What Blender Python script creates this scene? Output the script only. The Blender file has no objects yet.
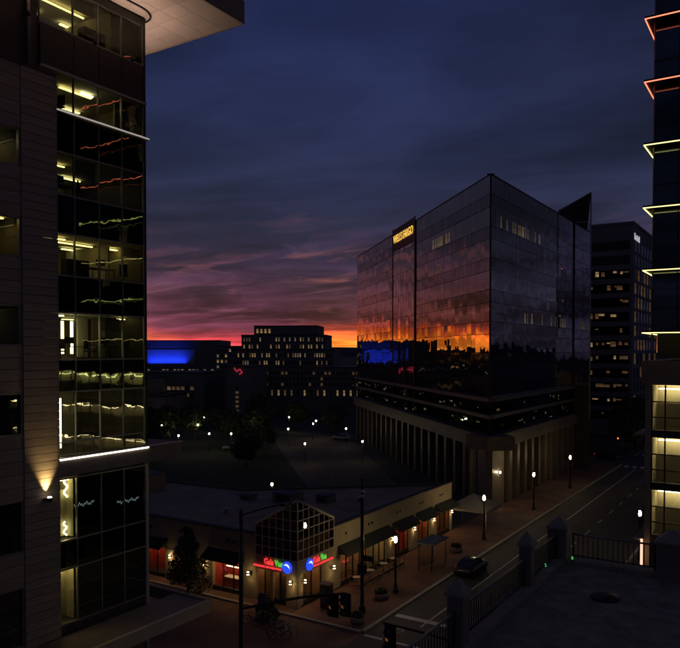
import bpy, bmesh, math, random
from mathutils import Vector, Matrix
R = math.radians
random.seed(7)
SC = bpy.context.scene
COL = SC.collection

# ------------------------------------------------------------------ camera
TH = R(32.3)                       # the street runs along +Y, the lens looks 32 degrees left of it
cam_d = bpy.data.cameras.new('camera')
cam_d.sensor_width = 36.0
cam_d.lens = 38.12
cam_d.shift_y = (28.0 + 720.0 * math.tan(R(1.3))) / 680.0
cam_d.clip_start = 0.3
cam_d.clip_end = 12000
cam = bpy.data.objects.new('camera', cam_d)
COL.objects.link(cam)
cam.location = (0, 0, 20.0)
cam.rotation_euler = (R(88.7), 0, TH)
SC.camera = cam

# ------------------------------------------------------------------ sky
SUN_AZ = Vector((-0.883, 0.469))   # where the sun went down
def build_world():
    w = bpy.data.worlds.new('World')
    SC.world = w
    w.use_nodes = True
    nt = w.node_tree
    nt.nodes.clear()
    N, L = nt.nodes, nt.links
    def val(x):
        return x
    def math_(op, a, b=None, c=None, clamp=False):
        n = N.new('ShaderNodeMath'); n.operation = op; n.use_clamp = clamp
        for i, s in enumerate((a, b, c)):
            if s is None: continue
            if isinstance(s, (int, float)): n.inputs[i].default_value = s
            else: L.new(s, n.inputs[i])
        return n.outputs[0]
    def ramp(fac, stops, mode='EASE'):
        n = N.new('ShaderNodeValToRGB'); cr = n.color_ramp; cr.interpolation = mode
        while len(cr.elements) > 1: cr.elements.remove(cr.elements[-1])
        cr.elements[0].position = stops[0][0]; cr.elements[0].color = (*stops[0][1], 1)
        for p, c in stops[1:]:
            e = cr.elements.new(p); e.color = (*c, 1)
        L.new(fac, n.inputs[0]); return n.outputs[0]
    def noise(vec, scale, detail, rough, dist=0.0):
        n = N.new('ShaderNodeTexNoise')
        n.inputs['Scale'].default_value = scale; n.inputs['Detail'].default_value = detail
        n.inputs['Roughness'].default_value = rough; n.inputs['Distortion'].default_value = dist
        L.new(vec, n.inputs['Vector']); return n.outputs['Fac']
    def mix(fac, a, b, blend='MIX'):
        n = N.new('ShaderNodeMix'); n.data_type = 'RGBA'; n.blend_type = blend
        ins = [n.inputs[0], n.inputs[6], n.inputs[7]]
        for s, i in zip((fac, a, b), ins):
            if isinstance(s, (int, float)): i.default_value = s
            elif isinstance(s, tuple): i.default_value = (*s, 1)
            else: L.new(s, i)
        return n.outputs[2]
    tc = N.new('ShaderNodeTexCoord').outputs['Generated']
    sep = N.new('ShaderNodeSeparateXYZ'); L.new(tc, sep.inputs[0])
    x, y, z = sep.outputs
    zc = math_('MAXIMUM', z, 0.0)
    # cloud deck seen in perspective: direction divided by its height above the horizon
    den = math_('ADD', zc, 0.10)
    cmb = N.new('ShaderNodeCombineXYZ')
    L.new(math_('DIVIDE', x, den), cmb.inputs[0]); L.new(math_('DIVIDE', y, den), cmb.inputs[1])
    deck = cmb.outputs[0]
    rot = N.new('ShaderNodeMapping'); rot.inputs['Rotation'].default_value = (0, 0, R(28))
    rot.inputs['Scale'].default_value = (0.7, 1.1, 1.0); rot.inputs['Location'].default_value = (3.1, 0.4, 0)
    L.new(deck, rot.inputs['Vector'])
    n1 = noise(rot.outputs[0], 0.8, 4, 0.5, 0.5)
    n2 = noise(rot.outputs[0], 2.3, 5, 0.52, 0.7)
    # streaks hugging the horizon
    st = N.new('ShaderNodeMapping'); st.inputs['Scale'].default_value = (4.0, 4.0, 46.0)
    st.inputs['Location'].default_value = (1.7, 0.3, 0.0)
    L.new(tc, st.inputs['Vector'])
    n3 = noise(st.outputs[0], 1.0, 6, 0.6, 0.8)
    st2 = N.new('ShaderNodeMapping'); st2.inputs['Scale'].default_value = (5.5, 5.5, 62.0); L.new(tc, st2.inputs['Vector'])
    n4 = noise(st2.outputs[0], 1.0, 5, 0.6, 0.6)
    s5 = N.new('ShaderNodeMapping'); s5.inputs['Rotation'].default_value = (0.0, 0.0, R(-4.0)); L.new(tc, s5.inputs['Vector'])
    n5 = noise(s5.outputs[0], 3.4, 2, 0.5, 0.0)          # slow change along the horizon
    e = math_('ADD', zc, math_('MULTIPLY', math_('SUBTRACT', n3, 0.5), 0.032))
    e = math_('ADD', e, math_('MULTIPLY', math_('SUBTRACT', n1, 0.5), math_('MULTIPLY', zc, 0.35)))
    red_side = ramp(e, [(0.0, (0.80, 0.095, 0.07)), (0.012, (0.70, 0.060, 0.075)), (0.020, (0.34, 0.042, 0.060)), (0.030, (0.150, 0.034, 0.064)),
                        (0.07, (0.098, 0.029, 0.064)), (0.115, (0.042, 0.022, 0.054)), (0.17, (0.0165, 0.018, 0.046)),
                        (0.28, (0.0108, 0.0150, 0.048)), (0.45, (0.0090, 0.0145, 0.057)), (1.0, (0.007, 0.011, 0.040))], 'LINEAR')
    org_side = ramp(e, [(0.0, (1.35, 0.46, 0.05)), (0.016, (1.25, 0.29, 0.035)), (0.030, (0.72, 0.090, 0.04)), (0.040, (0.17, 0.042, 0.052)),
                        (0.08, (0.082, 0.031, 0.054)), (0.115, (0.040, 0.022, 0.052)), (0.17, (0.0165, 0.018, 0.046)),
                        (0.28, (0.0108, 0.0150, 0.048)), (0.45, (0.0090, 0.0145, 0.057)), (1.0, (0.007, 0.011, 0.040))], 'LINEAR')
    far_side = ramp(e, [(0.0, (0.028, 0.025, 0.048)), (0.10, (0.023, 0.024, 0.052)), (0.25, (0.018, 0.022, 0.054)),
                        (0.45, (0.0125, 0.017, 0.046)), (1.0, (0.008, 0.011, 0.03))], 'LINEAR')
    og = N.new('ShaderNodeMapRange'); og.interpolation_type = 'SMOOTHSTEP'
    og.inputs['From Min'].default_value = 0.44; og.inputs['From Max'].default_value = 0.56
    L.new(n5, og.inputs['Value'])
    warm = mix(og.outputs[0], red_side, org_side)
    dot = math_('ADD', math_('MULTIPLY', x, SUN_AZ.x), math_('MULTIPLY', y, SUN_AZ.y))
    az = N.new('ShaderNodeMapRange'); az.interpolation_type = 'SMOOTHSTEP'
    az.inputs['From Min'].default_value = 0.30; az.inputs['From Max'].default_value = 0.86
    L.new(dot, az.inputs['Value'])
    sky = mix(az.outputs[0], far_side, warm)
    # clouds: darker bodies, paler torn edges, finer bars low down
    def rng(v, a, b, c, d):
        n = N.new('ShaderNodeMapRange'); n.inputs['From Min'].default_value = a; n.inputs['From Max'].default_value = b
        n.inputs['To Min'].default_value = c; n.inputs['To Max'].default_value = d; L.new(v, n.inputs['Value']); return n.outputs[0]
    k = math_('MULTIPLY', rng(n1, 0.36, 0.62, 1.55, 0.45), rng(n2, 0.35, 0.70, 0.84, 1.22))
    low = N.new('ShaderNodeMapRange'); low.interpolation_type = 'SMOOTHSTEP'
    low.inputs['From Min'].default_value = 0.05; low.inputs['From Max'].default_value = 0.20
    low.inputs['To Min'].default_value = 1.0; low.inputs['To Max'].default_value = 0.12
    L.new(zc, low.inputs['Value'])
    bars = math_('ADD', 1.0, math_('MULTIPLY', low.outputs[0], math_('SUBTRACT', rng(n4, 0.34, 0.66, 0.60, 1.40), 1.0)))
    k = math_('MULTIPLY', k, bars)
    kc = N.new('ShaderNodeCombineXYZ')
    for i in range(3): L.new(k, kc.inputs[i])
    sky = mix(1.0, sky, kc.outputs[0], 'MULTIPLY')
    # cloud bellies still catching the afterglow
    lit = math_('MULTIPLY', rng(n2, 0.52, 0.70, 0.0, 1.0), rng(n3, 0.40, 0.62, 0.2, 1.0))
    belt = math_('MULTIPLY', rng(zc, 0.02, 0.06, 0.0, 1.0), rng(zc, 0.08, 0.20, 1.0, 0.0))
    lit = math_('MULTIPLY', math_('MULTIPLY', lit, belt), az.outputs[0])
    gold = mix(og.outputs[0], (0.20, 0.065, 0.105), (0.26, 0.085, 0.075))
    sky = mix(lit, sky, gold)
    nish = N.new('ShaderNodeTexSky'); nish.sky_type = 'NISHITA'; nish.sun_disc = False
    nish.sun_elevation = R(-2.0); nish.sun_rotation = math.atan2(SUN_AZ.x, SUN_AZ.y)
    nish.altitude = 800; nish.dust_density = 1.5
    nb = N.new('ShaderNodeBackground'); nb.inputs['Strength'].default_value = 0.02
    L.new(nish.outputs[0], nb.inputs['Color'])
    bg = N.new('ShaderNodeBackground'); bg.inputs['Strength'].default_value = 1.0
    L.new(sky, bg.inputs['Color'])
    ad = N.new('ShaderNodeAddShader'); L.new(bg.outputs[0], ad.inputs[0]); L.new(nb.outputs[0], ad.inputs[1])
    out = N.new('ShaderNodeOutputWorld'); L.new(ad.outputs[0], out.inputs[0])
build_world()

# ------------------------------------------------------------------ sun (just under the horizon) and exposure
sd = bpy.data.lights.new('sun', 'SUN'); sd.energy = 0.5; sd.angle = R(0.5); sd.color = (1.0, 0.45, 0.25)
sun = bpy.data.objects.new('sun', sd); COL.objects.link(sun)
sdir = Vector((SUN_AZ.x, SUN_AZ.y, math.tan(R(-2.0)))).normalized()
sun.rotation_euler = sdir.to_track_quat('Z', 'Y').to_euler()
sun.location = (0, 0, 120)
vs = SC.view_settings
vs.view_transform = 'Standard'; vs.look = 'None'; vs.exposure = 0.0; vs.gamma = 1.0; vs.use_curve_mapping = False
SC.render.engine = 'CYCLES'
SC.cycles.use_denoising = True
SC.cycles.use_light_tree = True
SC.cycles.max_bounces = 8; SC.cycles.diffuse_bounces = 3; SC.cycles.glossy_bounces = 4
SC.cycles.transparent_max_bounces = 12
SC.cycles.sample_clamp_indirect = 2.0
SC.cycles.adaptive_threshold = 0.004

# ------------------------------------------------------------------ materials
MATS = {}
def mat(name, col, rough=0.6, metal=0.0, var=0.25, scale=2.0, bump=0.0, bscale=12.0, spec=0.5, stretch=(1, 1, 1)):
    """Procedural surface: uneven colour, uneven roughness, fine relief."""
    m = bpy.data.materials.new(name); m.use_nodes = True
    nt = m.node_tree; N, L = nt.nodes, nt.links
    b = N['Principled BSDF']
    b.inputs['Metallic'].default_value = metal
    b.inputs['Specular IOR Level'].default_value = spec
    tc = N.new('ShaderNodeTexCoord')
    mp = N.new('ShaderNodeMapping'); mp.inputs['Scale'].default_value = stretch
    L.new(tc.outputs['Object'], mp.inputs[0])
    no = N.new('ShaderNodeTexNoise'); no.inputs['Scale'].default_value = scale; no.inputs['Detail'].default_value = 6
    no.inputs['Roughness'].default_value = 0.65
    L.new(mp.outputs[0], no.inputs['Vector'])
    cr = N.new('ShaderNodeValToRGB')
    cr.color_ramp.elements[0].position = 0.28; cr.color_ramp.elements[1].position = 0.72
    cr.color_ramp.elements[0].color = (*[c * (1 - var) for c in col], 1)
    cr.color_ramp.elements[1].color = (*[min(1, c * (1 + var)) for c in col], 1)
    L.new(no.outputs['Fac'], cr.inputs[0]); L.new(cr.outputs[0], b.inputs['Base Color'])
    mr = N.new('ShaderNodeMapRange'); mr.inputs['To Min'].default_value = max(0.02, rough * 0.85); mr.inputs['To Max'].default_value = min(1, rough * 1.15)
    L.new(no.outputs['Fac'], mr.inputs['Value']); L.new(mr.outputs[0], b.inputs['Roughness'])
    if bump > 0:
        n2 = N.new('ShaderNodeTexNoise'); n2.inputs['Scale'].default_value = bscale; n2.inputs['Detail'].default_value = 5
        L.new(mp.outputs[0], n2.inputs['Vector'])
        bp = N.new('ShaderNodeBump'); bp.inputs['Strength'].default_value = bump; bp.inputs['Distance'].default_value = 0.02
        L.new(n2.outputs['Fac'], bp.inputs['Height']); L.new(bp.outputs[0], b.inputs['Normal'])
    MATS[name] = m
    return m

def emis(name, col, strength, var=0.0, scale=3.0):
    m = bpy.data.materials.new(name); m.use_nodes = True
    nt = m.node_tree; N, L = nt.nodes, nt.links
    N.remove(N['Principled BSDF'])
    e = N.new('ShaderNodeEmission'); e.inputs['Color'].default_value = (*col, 1); e.inputs['Strength'].default_value = strength
    if var > 0:
        tc = N.new('ShaderNodeTexCoord'); no = N.new('ShaderNodeTexNoise'); no.inputs['Scale'].default_value = scale; no.inputs['Detail'].default_value = 3
        L.new(tc.outputs['Object'], no.inputs['Vector'])
        mr = N.new('ShaderNodeMapRange'); mr.inputs['From Min'].default_value = 0.3; mr.inputs['From Max'].default_value = 0.7
        mr.inputs['To Min'].default_value = strength * (1 - var); mr.inputs['To Max'].default_value = strength * (1 + var)
        L.new(no.outputs['Fac'], mr.inputs['Value']); L.new(mr.outputs[0], e.inputs['Strength'])
    L.new(e.outputs[0], N['Material Output'].inputs['Surface'])
    MATS[name] = m
    return m

def glass(name, tint=(0.7, 0.75, 0.7), refl=0.12, wav=0.003, wscale=0.5, gcol=(0.9, 0.9, 0.9)):
    """Window glass: see-through with a slightly wavy reflection growing toward grazing angles."""
    m = bpy.data.materials.new(name); m.use_nodes = True
    nt = m.node_tree; N, L = nt.nodes, nt.links
    N.remove(N['Principled BSDF'])
    tr = N.new('ShaderNodeBsdfTransparent'); tr.inputs['Color'].default_value = (*tint, 1)
    gl = N.new('ShaderNodeBsdfGlossy'); gl.inputs['Roughness'].default_value = 0.015; gl.inputs['Color'].default_value = (*gcol, 1)
    tc = N.new('ShaderNodeTexCoord')
    geo = N.new('ShaderNodeNewGeometry')
    no = N.new('ShaderNodeTexNoise'); no.inputs['Scale'].default_value = wscale; no.inputs['Detail'].default_value = 2
    L.new(geo.outputs['Position'], no.inputs['Vector'])
    bp = N.new('ShaderNodeBump'); bp.inputs['Strength'].default_value = 1.0; bp.inputs['Distance'].default_value = wav
    L.new(no.outputs['Fac'], bp.inputs['Height']); L.new(bp.outputs[0], gl.inputs['Normal'])
    fr = N.new('ShaderNodeFresnel'); fr.inputs['IOR'].default_value = 1.5
    mr = N.new('ShaderNodeMapRange'); mr.inputs['To Min'].default_value = refl; mr.inputs['To Max'].default_value = 1.0
    L.new(fr.outputs[0], mr.inputs['Value'])
    mx = N.new('ShaderNodeMixShader')
    fb = N.new('ShaderNodeMath'); fb.operation = 'MULTIPLY'          # only the outer face of the pane reflects
    iv = N.new('ShaderNodeMath'); iv.operation = 'SUBTRACT'; iv.inputs[0].default_value = 1.0
    L.new(geo.outputs['Backfacing'], iv.inputs[1]); L.new(mr.outputs[0], fb.inputs[0]); L.new(iv.outputs[0], fb.inputs[1])
    L.new(fb.outputs[0], mx.inputs[0]); L.new(tr.outputs[0], mx.inputs[1]); L.new(gl.outputs[0], mx.inputs[2])
    L.new(mx.outputs[0], N['Material Output'].inputs['Surface'])
    MATS[name] = m
    return m

def mirror(name, col, wav=0.002, wscale=0.4, rough=0.02):
    """Coated curtain-wall glass that shows the sky, not the rooms."""
    m = bpy.data.materials.new(name); m.use_nodes = True
    nt = m.node_tree; N, L = nt.nodes, nt.links
    b = N['Principled BSDF']; b.inputs['Base Color'].default_value = (*col, 1)
    b.inputs['Metallic'].default_value = 1.0; b.inputs['Roughness'].default_value = rough
    geo = N.new('ShaderNodeNewGeometry')
    no = N.new('ShaderNodeTexNoise'); no.inputs['Scale'].default_value = wscale; no.inputs['Detail'].default_value = 2
    L.new(geo.outputs['Position'], no.inputs['Vector'])
    bp = N.new('ShaderNodeBump'); bp.inputs['Strength'].default_value = 1.0; bp.inputs['Distance'].default_value = wav
    L.new(no.outputs['Fac'], bp.inputs['Height']); L.new(bp.outputs[0], b.inputs['Normal'])
    MATS[name] = m
    return m

def brickmat(name, c1, c2, mortar, scale, bump=0.3):
    m = bpy.data.materials.new(name); m.use_nodes = True
    nt = m.node_tree; N, L = nt.nodes, nt.links
    b = N['Principled BSDF']; b.inputs['Roughness'].default_value = 0.8
    tc = N.new('ShaderNodeTexCoord')
    br = N.new('ShaderNodeTexBrick'); br.inputs['Scale'].default_value = scale
    br.inputs['Color1'].default_value = (*c1, 1); br.inputs['Color2'].default_value = (*c2, 1); br.inputs['Mortar'].default_value = (*mortar, 1)
    br.inputs['Mortar Size'].default_value = 0.025; br.inputs['Brick Width'].default_value = 0.6; br.inputs['Row Height'].default_value = 0.3
    L.new(tc.outputs['Object'], br.inputs['Vector'])
    no = N.new('ShaderNodeTexNoise'); no.inputs['Scale'].default_value = 0.35; no.inputs['Detail'].default_value = 6
    L.new(tc.outputs['Object'], no.inputs['Vector'])
    mr = N.new('ShaderNodeMapRange'); mr.inputs['From Min'].default_value = 0.3; mr.inputs['From Max'].default_value = 0.7
    mr.inputs['To Min'].default_value = 0.55; mr.inputs['To Max'].default_value = 1.2
    L.new(no.outputs['Fac'], mr.inputs['Value'])
    cb = N.new('ShaderNodeCombineXYZ')
    for i in range(3): L.new(mr.outputs[0], cb.inputs[i])
    mx = N.new('ShaderNodeMix'); mx.data_type = 'RGBA'; mx.blend_type = 'MULTIPLY'; mx.inputs[0].default_value = 1.0
    L.new(br.outputs['Color'], mx.inputs[6]); L.new(cb.outputs[0], mx.inputs[7]); L.new(mx.outputs[2], b.inputs['Base Color'])
    bp = N.new('ShaderNodeBump'); bp.inputs['Strength'].default_value = bump; bp.inputs['Distance'].default_value = 0.01
    L.new(br.outputs['Fac'], bp.inputs['Height']); bp.invert = True
    L.new(bp.outputs[0], b.inputs['Normal'])
    MATS[name] = m
    return m

mat('asphalt', (0.075, 0.068, 0.06), 0.75, var=0.5, scale=0.35, bump=0.4, bscale=30)
mat('earth', (0.06, 0.055, 0.045), 0.95, var=0.4, scale=0.05)
mat('lawn_green', (0.025, 0.036, 0.014), 0.95, var=0.4, scale=0.4, bump=0.6, bscale=20)
mat('concrete', (0.28, 0.235, 0.18), 0.85, var=0.25, scale=0.8, bump=0.3, bscale=20)
mat('plaza_paving', (0.11, 0.09, 0.07), 0.85, var=0.45, scale=0.25, bump=0.3)
mat('kerb_stone', (0.42, 0.38, 0.30), 0.8, var=0.2, scale=1.5, bump=0.2)
brickmat('paving_brick', (0.24, 0.115, 0.075), (0.19, 0.085, 0.06), (0.16, 0.13, 0.11), 2.2)
mat('road_paint', (0.7, 0.69, 0.64), 0.7, var=0.35, scale=3.0)
mat('dark_stone', (0.27, 0.21, 0.15), 0.7, var=0.2, scale=1.2, bump=0.2, bscale=25)
mat('cladding', (0.42, 0.34, 0.25), 0.6, var=0.15, scale=1.0, bump=0.15, bscale=18, stretch=(1, 1, 6))
mat('cladding_b', (0.38, 0.305, 0.22), 0.6, var=0.15, scale=1.0, bump=0.15, bscale=18, stretch=(1, 1, 6))
mat('dark_panel', (0.040, 0.034, 0.028), 0.55, var=0.15, scale=0.8)
mat('metal_frame', (0.30, 0.29, 0.27), 0.45, metal=0.6, var=0.15)
mat('light_metal', (0.55, 0.53, 0.52), 0.4, metal=0.3, var=0.12)
mat('black_metal', (0.025, 0.025, 0.026), 0.5, metal=0.2, var=0.3)
mat('soffit_panel', (0.60, 0.50, 0.43), 0.75, var=0.07, scale=0.7)
mat('soffit_panel_b', (0.56, 0.46, 0.40), 0.75, var=0.07, scale=0.7)
mat('interior_wall', (0.42, 0.38, 0.27), 0.85, var=0.12, scale=0.6)
mat('interior_ceiling', (0.62, 0.60, 0.50), 0.9, var=0.06)
mat('carpet', (0.09, 0.08, 0.07), 0.95, var=0.3)
mat('furniture', (0.05, 0.042, 0.036), 0.6, var=0.2)
mat('stucco', (0.40, 0.32, 0.20), 0.85, var=0.16, scale=0.6, bump=0.25, bscale=40)
mat('stucco_dark', (0.15, 0.12, 0.085), 0.85, var=0.16, scale=0.6)
mat('roof_membrane', (0.36, 0.27, 0.185), 0.85, var=0.4, scale=0.3, bump=0.25)
mat('awning_cloth', (0.028, 0.034, 0.026), 0.85, var=0.3, scale=3)
mat('granite', (0.15, 0.12, 0.095), 0.45, var=0.25, scale=1.0, bump=0.1, bscale=40)
mat('far_wall', (0.24, 0.205, 0.17), 0.85, var=0.2, scale=0.2)
mat('far_wall_brown', (0.45, 0.33, 0.21), 0.85, var=0.2, scale=0.2)
mat('far_wall_grey', (0.25, 0.23, 0.22), 0.8, var=0.2, scale=0.2)
mat('far_wall_pale', (0.42, 0.42, 0.44), 0.8, var=0.15, scale=0.15)
mat('pale_stone', (0.62, 0.54, 0.36), 0.8, var=0.15, scale=1.2, bump=0.2)
mat('lattice_paint', (0.62, 0.50, 0.36), 0.55, var=0.1)
mat('hill_earth', (0.03, 0.03, 0.03), 1.0, var=0.2, scale=0.01)
mat('bark', (0.07, 0.05, 0.035), 0.9, var=0.3, scale=4, bump=0.5)
mat('leaf_a', (0.085, 0.12, 0.045), 0.7, var=0.4, scale=1.2)
mat('leaf_b', (0.075, 0.10, 0.045), 0.7, var=0.4, scale=1.2)
mat('terrace_deck', (0.30, 0.255, 0.19), 0.9, var=0.45, scale=2.2, bump=0.9, bscale=30)
mat('terrace_coping', (0.36, 0.30, 0.22), 0.8, var=0.25, scale=1.5, bump=0.25)
mat('rubber', (0.02, 0.02, 0.02), 0.8, var=0.2)
mat('car_black', (0.018, 0.018, 0.02), 0.25, var=0.1, spec=0.6)
mat('car_silver', (0.35, 0.35, 0.37), 0.3, metal=0.5, var=0.1)
mat('car_blue', (0.03, 0.04, 0.08), 0.25, var=0.1)
mat('car_glass', (0.02, 0.022, 0.025), 0.06, var=0.1, spec=0.8)
mat('chrome', (0.6, 0.6, 0.6), 0.15, metal=1.0, var=0.05)
mat('blue_paint', (0.05, 0.09, 0.16), 0.6, var=0.2)
mat('shelter_roof', (0.10, 0.14, 0.20), 0.4, var=0.2)
mat('blue_facade', (0.12, 0.16, 0.65), 0.6, var=0.25, scale=0.12)
mat('tent_cloth', (0.17, 0.16, 0.14), 0.8, var=0.1)
mat('red_panel', (0.45, 0.05, 0.04), 0.6, var=0.2)
mat('orange_panel', (0.55, 0.14, 0.05), 0.6, var=0.2)
mat('white_paint', (0.78, 0.77, 0.73), 0.6, var=0.08)
mat('dark_glass_unlit', (0.012, 0.013, 0.014), 0.08, var=0.1, spec=0.6)
glass('clear_glass', (0.72, 0.78, 0.70), 0.10, 0.004, 1.0)
glass('shop_glass', (0.86, 0.86, 0.84), 0.06, 0.002, 0.5)
glass('pavilion_glass', (0.55, 0.45, 0.42), 0.10, 0.003, 0.5)
mirror('spandrel_glass', (0.10, 0.125, 0.095), 0.004, 1.0)
mirror('tower_glass', (0.54, 0.42, 0.34), 0.010, 0.55)
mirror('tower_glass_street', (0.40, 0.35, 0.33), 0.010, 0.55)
mirror('tower_glass_prow', (0.72, 0.70, 0.72), 0.0022, 0.35)  # tower glass tinted brighter, painting in the pale sky this facet mirrors
mirror('tower_spandrel', (0.36, 0.275, 0.22), 0.010, 0.55, 0.05)
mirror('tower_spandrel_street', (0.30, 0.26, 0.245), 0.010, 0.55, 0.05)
mirror('teal_glass', (0.07, 0.085, 0.09), 0.003, 0.4)
emis('tube_light', (1.0, 0.68, 0.24), 5)
emis('room_light', (1.0, 0.74, 0.34), 4.0)
emis('tube_light_white', (1.0, 0.86, 0.58), 6)
emis('panel_light', (1.0, 0.80, 0.40), 8)
emis('podium_light', (1.0, 0.83, 0.42), 17)
emis('bright_tube', (1.0, 0.72, 0.30), 16)
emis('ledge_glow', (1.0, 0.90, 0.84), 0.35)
emis('edge_light', (1.0, 0.86, 0.74), 4.0)
emis('led_red', (1.0, 0.20, 0.10), 2.4)
emis('led_yellow', (0.95, 0.80, 0.28), 2.2)
emis('globe_light', (1.0, 0.76, 0.40), 95.0)
emis('sconce_light', (1.0, 0.70, 0.30), 26.0)
emis('far_lamp', (1.0, 0.78, 0.46), 50.0)
emis('lit_window', (1.0, 0.64, 0.28), 0.17, 0.8, 0.9)
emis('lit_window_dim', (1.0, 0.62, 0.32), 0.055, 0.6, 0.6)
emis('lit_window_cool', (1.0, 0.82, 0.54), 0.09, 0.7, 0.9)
emis('street_window', (1.0, 0.60, 0.26), 0.22, 0.8, 1.2)
emis('street_window_dim', (1.0, 0.52, 0.24), 0.055, 0.8, 1.2)
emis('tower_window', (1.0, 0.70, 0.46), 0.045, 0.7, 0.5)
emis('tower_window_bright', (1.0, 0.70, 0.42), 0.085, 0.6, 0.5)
emis('blue_light', (0.04, 0.10, 1.0), 5.0)
emis('sign_gold', (1.0, 0.56, 0.10), 1.0, 0.3, 0.8)
emis('sign_white', (0.9, 0.92, 1.0), 0.42)
emis('neon_red', (1.0, 0.05, 0.05), 1.0, 0.4, 4)
emis('neon_green', (0.18, 0.95, 0.10), 0.55, 0.4, 4)
emis('sign_blue', (0.03, 0.09, 1.0), 0.9)
emis('sign_blue_white', (0.75, 0.83, 1.0), 1.1)
emis('pink_neon', (1.0, 0.06, 0.16), 0.38)
emis('signal_red', (1.0, 0.10, 0.03), 6.0)
emis('signal_amber', (1.0, 0.35, 0.08), 0.12)
emis('tail_light', (1.0, 0.03, 0.03), 3.0)
emis('green_dot', (0.15, 1.0, 0.25), 0.4)
emis('script_light', (0.65, 0.78, 1.0), 0.42)
emis('strip_orange', (1.0, 0.55, 0.38), 1.4)

# ------------------------------------------------------------------ mesh helpers
class Frame:
    """A facade line: origin o, direction t along the wall, outward normal n."""
    def __init__(s, o, t):
        s.o = Vector(o); s.t = Vector(t).normalized(); s.n = Vector((-s.t.y, s.t.x)); s.a = math.atan2(s.t.y, s.t.x)
    def p(s, t, n, z):
        q = s.o + s.t * t + s.n * n
        return (q.x, q.y, z)

class MB:
    def __init__(s): s.v = []; s.f = []; s.sm = []
    def add(s, vs, fs, smooth=False):
        b = len(s.v); s.v += [tuple(p) for p in vs]
        for f in fs: s.f.append(tuple(i + b for i in f)); s.sm.append(smooth)
        return s
    def hexa(s, a):
        return s.add(a, [(0, 3, 2, 1), (4, 5, 6, 7), (0, 1, 5, 4), (1, 2, 6, 5), (2, 3, 7, 6), (3, 0, 4, 7)])
    def box(s, x0, x1, y0, y1, z0, z1):
        return s.hexa([(x0, y0, z0), (x1, y0, z0), (x1, y1, z0), (x0, y1, z0), (x0, y0, z1), (x1, y0, z1), (x1, y1, z1), (x0, y1, z1)])
    def obox(s, F, t0, t1, n0, n1, z0, z1):
        return s.hexa([F.p(t0, n0, z0), F.p(t1, n0, z0), F.p(t1, n1, z0), F.p(t0, n1, z0),
                       F.p(t0, n0, z1), F.p(t1, n0, z1), F.p(t1, n1, z1), F.p(t0, n1, z1)])
    def prism(s, poly, z0, z1):
        n = len(poly)
        vs = [(x, y, z0) for x, y in poly] + [(x, y, z1) for x, y in poly]
        return s.add(vs, [tuple(range(n))[::-1], tuple(range(n, 2 * n))] + [(i, (i + 1) % n, (i + 1) % n + n, i + n) for i in range(n)])
    def quad(s, *p): return s.add(p, [tuple(range(len(p)))])
    def tube(s, p0, p1, r0, r1=None, seg=8, caps=True):
        r1 = r0 if r1 is None else r1
        p0 = Vector(p0); p1 = Vector(p1); d = (p1 - p0)
        if d.length < 1e-6: return s
        d.normalize()
        u = d.orthogonal().normalized(); w = d.cross(u)
        vs = []
        for p, r in ((p0, r0), (p1, r1)):
            for i in range(seg):
                a = 2 * math.pi * i / seg
                vs.append(p + (u * math.cos(a) + w * math.sin(a)) * r)
        fs = [(i, (i + 1) % seg, (i + 1) % seg + seg, i + seg) for i in range(seg)]
        s.add(vs, fs, True)
        if caps: 
            b = len(s.v) - 2 * seg
            s.f.append(tuple(b + i for i in range(seg))[::-1]); s.f.append(tuple(b + seg + i for i in range(seg))); s.sm += [False, False]
        return s
    def path(s, pts, r, seg=6):
        for a, b in zip(pts[:-1], pts[1:]): s.tube(a, b, r, r, seg)
        return s
    def lathe(s, c, prof, seg=16):
        vs = []; n = len(prof)
        for r, z in prof:
            for i in range(seg):
                a = 2 * math.pi * i / seg
                vs.append((c[0] + r * math.cos(a), c[1] + r * math.sin(a), c[2] + z))
        fs = []
        for j in range(n - 1):
            for i in range(seg):
                fs.append((j * seg + i, j * seg + (i + 1) % seg, (j + 1) * seg + (i + 1) % seg, (j + 1) * seg + i))
        fs.append(tuple(range(seg))[::-1]); fs.append(tuple((n - 1) * seg + i for i in range(seg)))
        return s.add(vs, fs, True)
    def torus(s, c, R_, r, axis='Y', seg=24, sub=8):
        vs = []
        for i in range(seg):
            a = 2 * math.pi * i / seg
            for j in range(sub):
                b = 2 * math.pi * j / sub
                q = R_ + r * math.cos(b); h = r * math.sin(b)
                if axis == 'Y': vs.append((c[0] + q * math.cos(a), c[1] + h, c[2] + q * math.sin(a)))
                else: vs.append((c[0] + q * math.cos(a), c[1] + q * math.sin(a), c[2] + h))
        fs = [(i * sub + j, ((i + 1) % seg) * sub + j, ((i + 1) % seg) * sub + (j + 1) % sub, i * sub + (j + 1) % sub) for i in range(seg) for j in range(sub)]
        return s.add(vs, fs, True)
    def mesh(s, name, m, off=(0, 0, 0), fix=True):
        me = bpy.data.meshes.new(name)
        me.from_pydata([(x - off[0], y - off[1], z - off[2]) for x, y, z in s.v], [], s.f)
        me.polygons.foreach_set('use_smooth', s.sm)
        if fix:
            bm = bmesh.new(); bm.from_mesh(me); bmesh.ops.recalc_face_normals(bm, faces=bm.faces); bm.to_mesh(me); bm.free()
        me.materials.append(MATS[m] if isinstance(m, str) else m)
        me.update()
        return me

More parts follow.
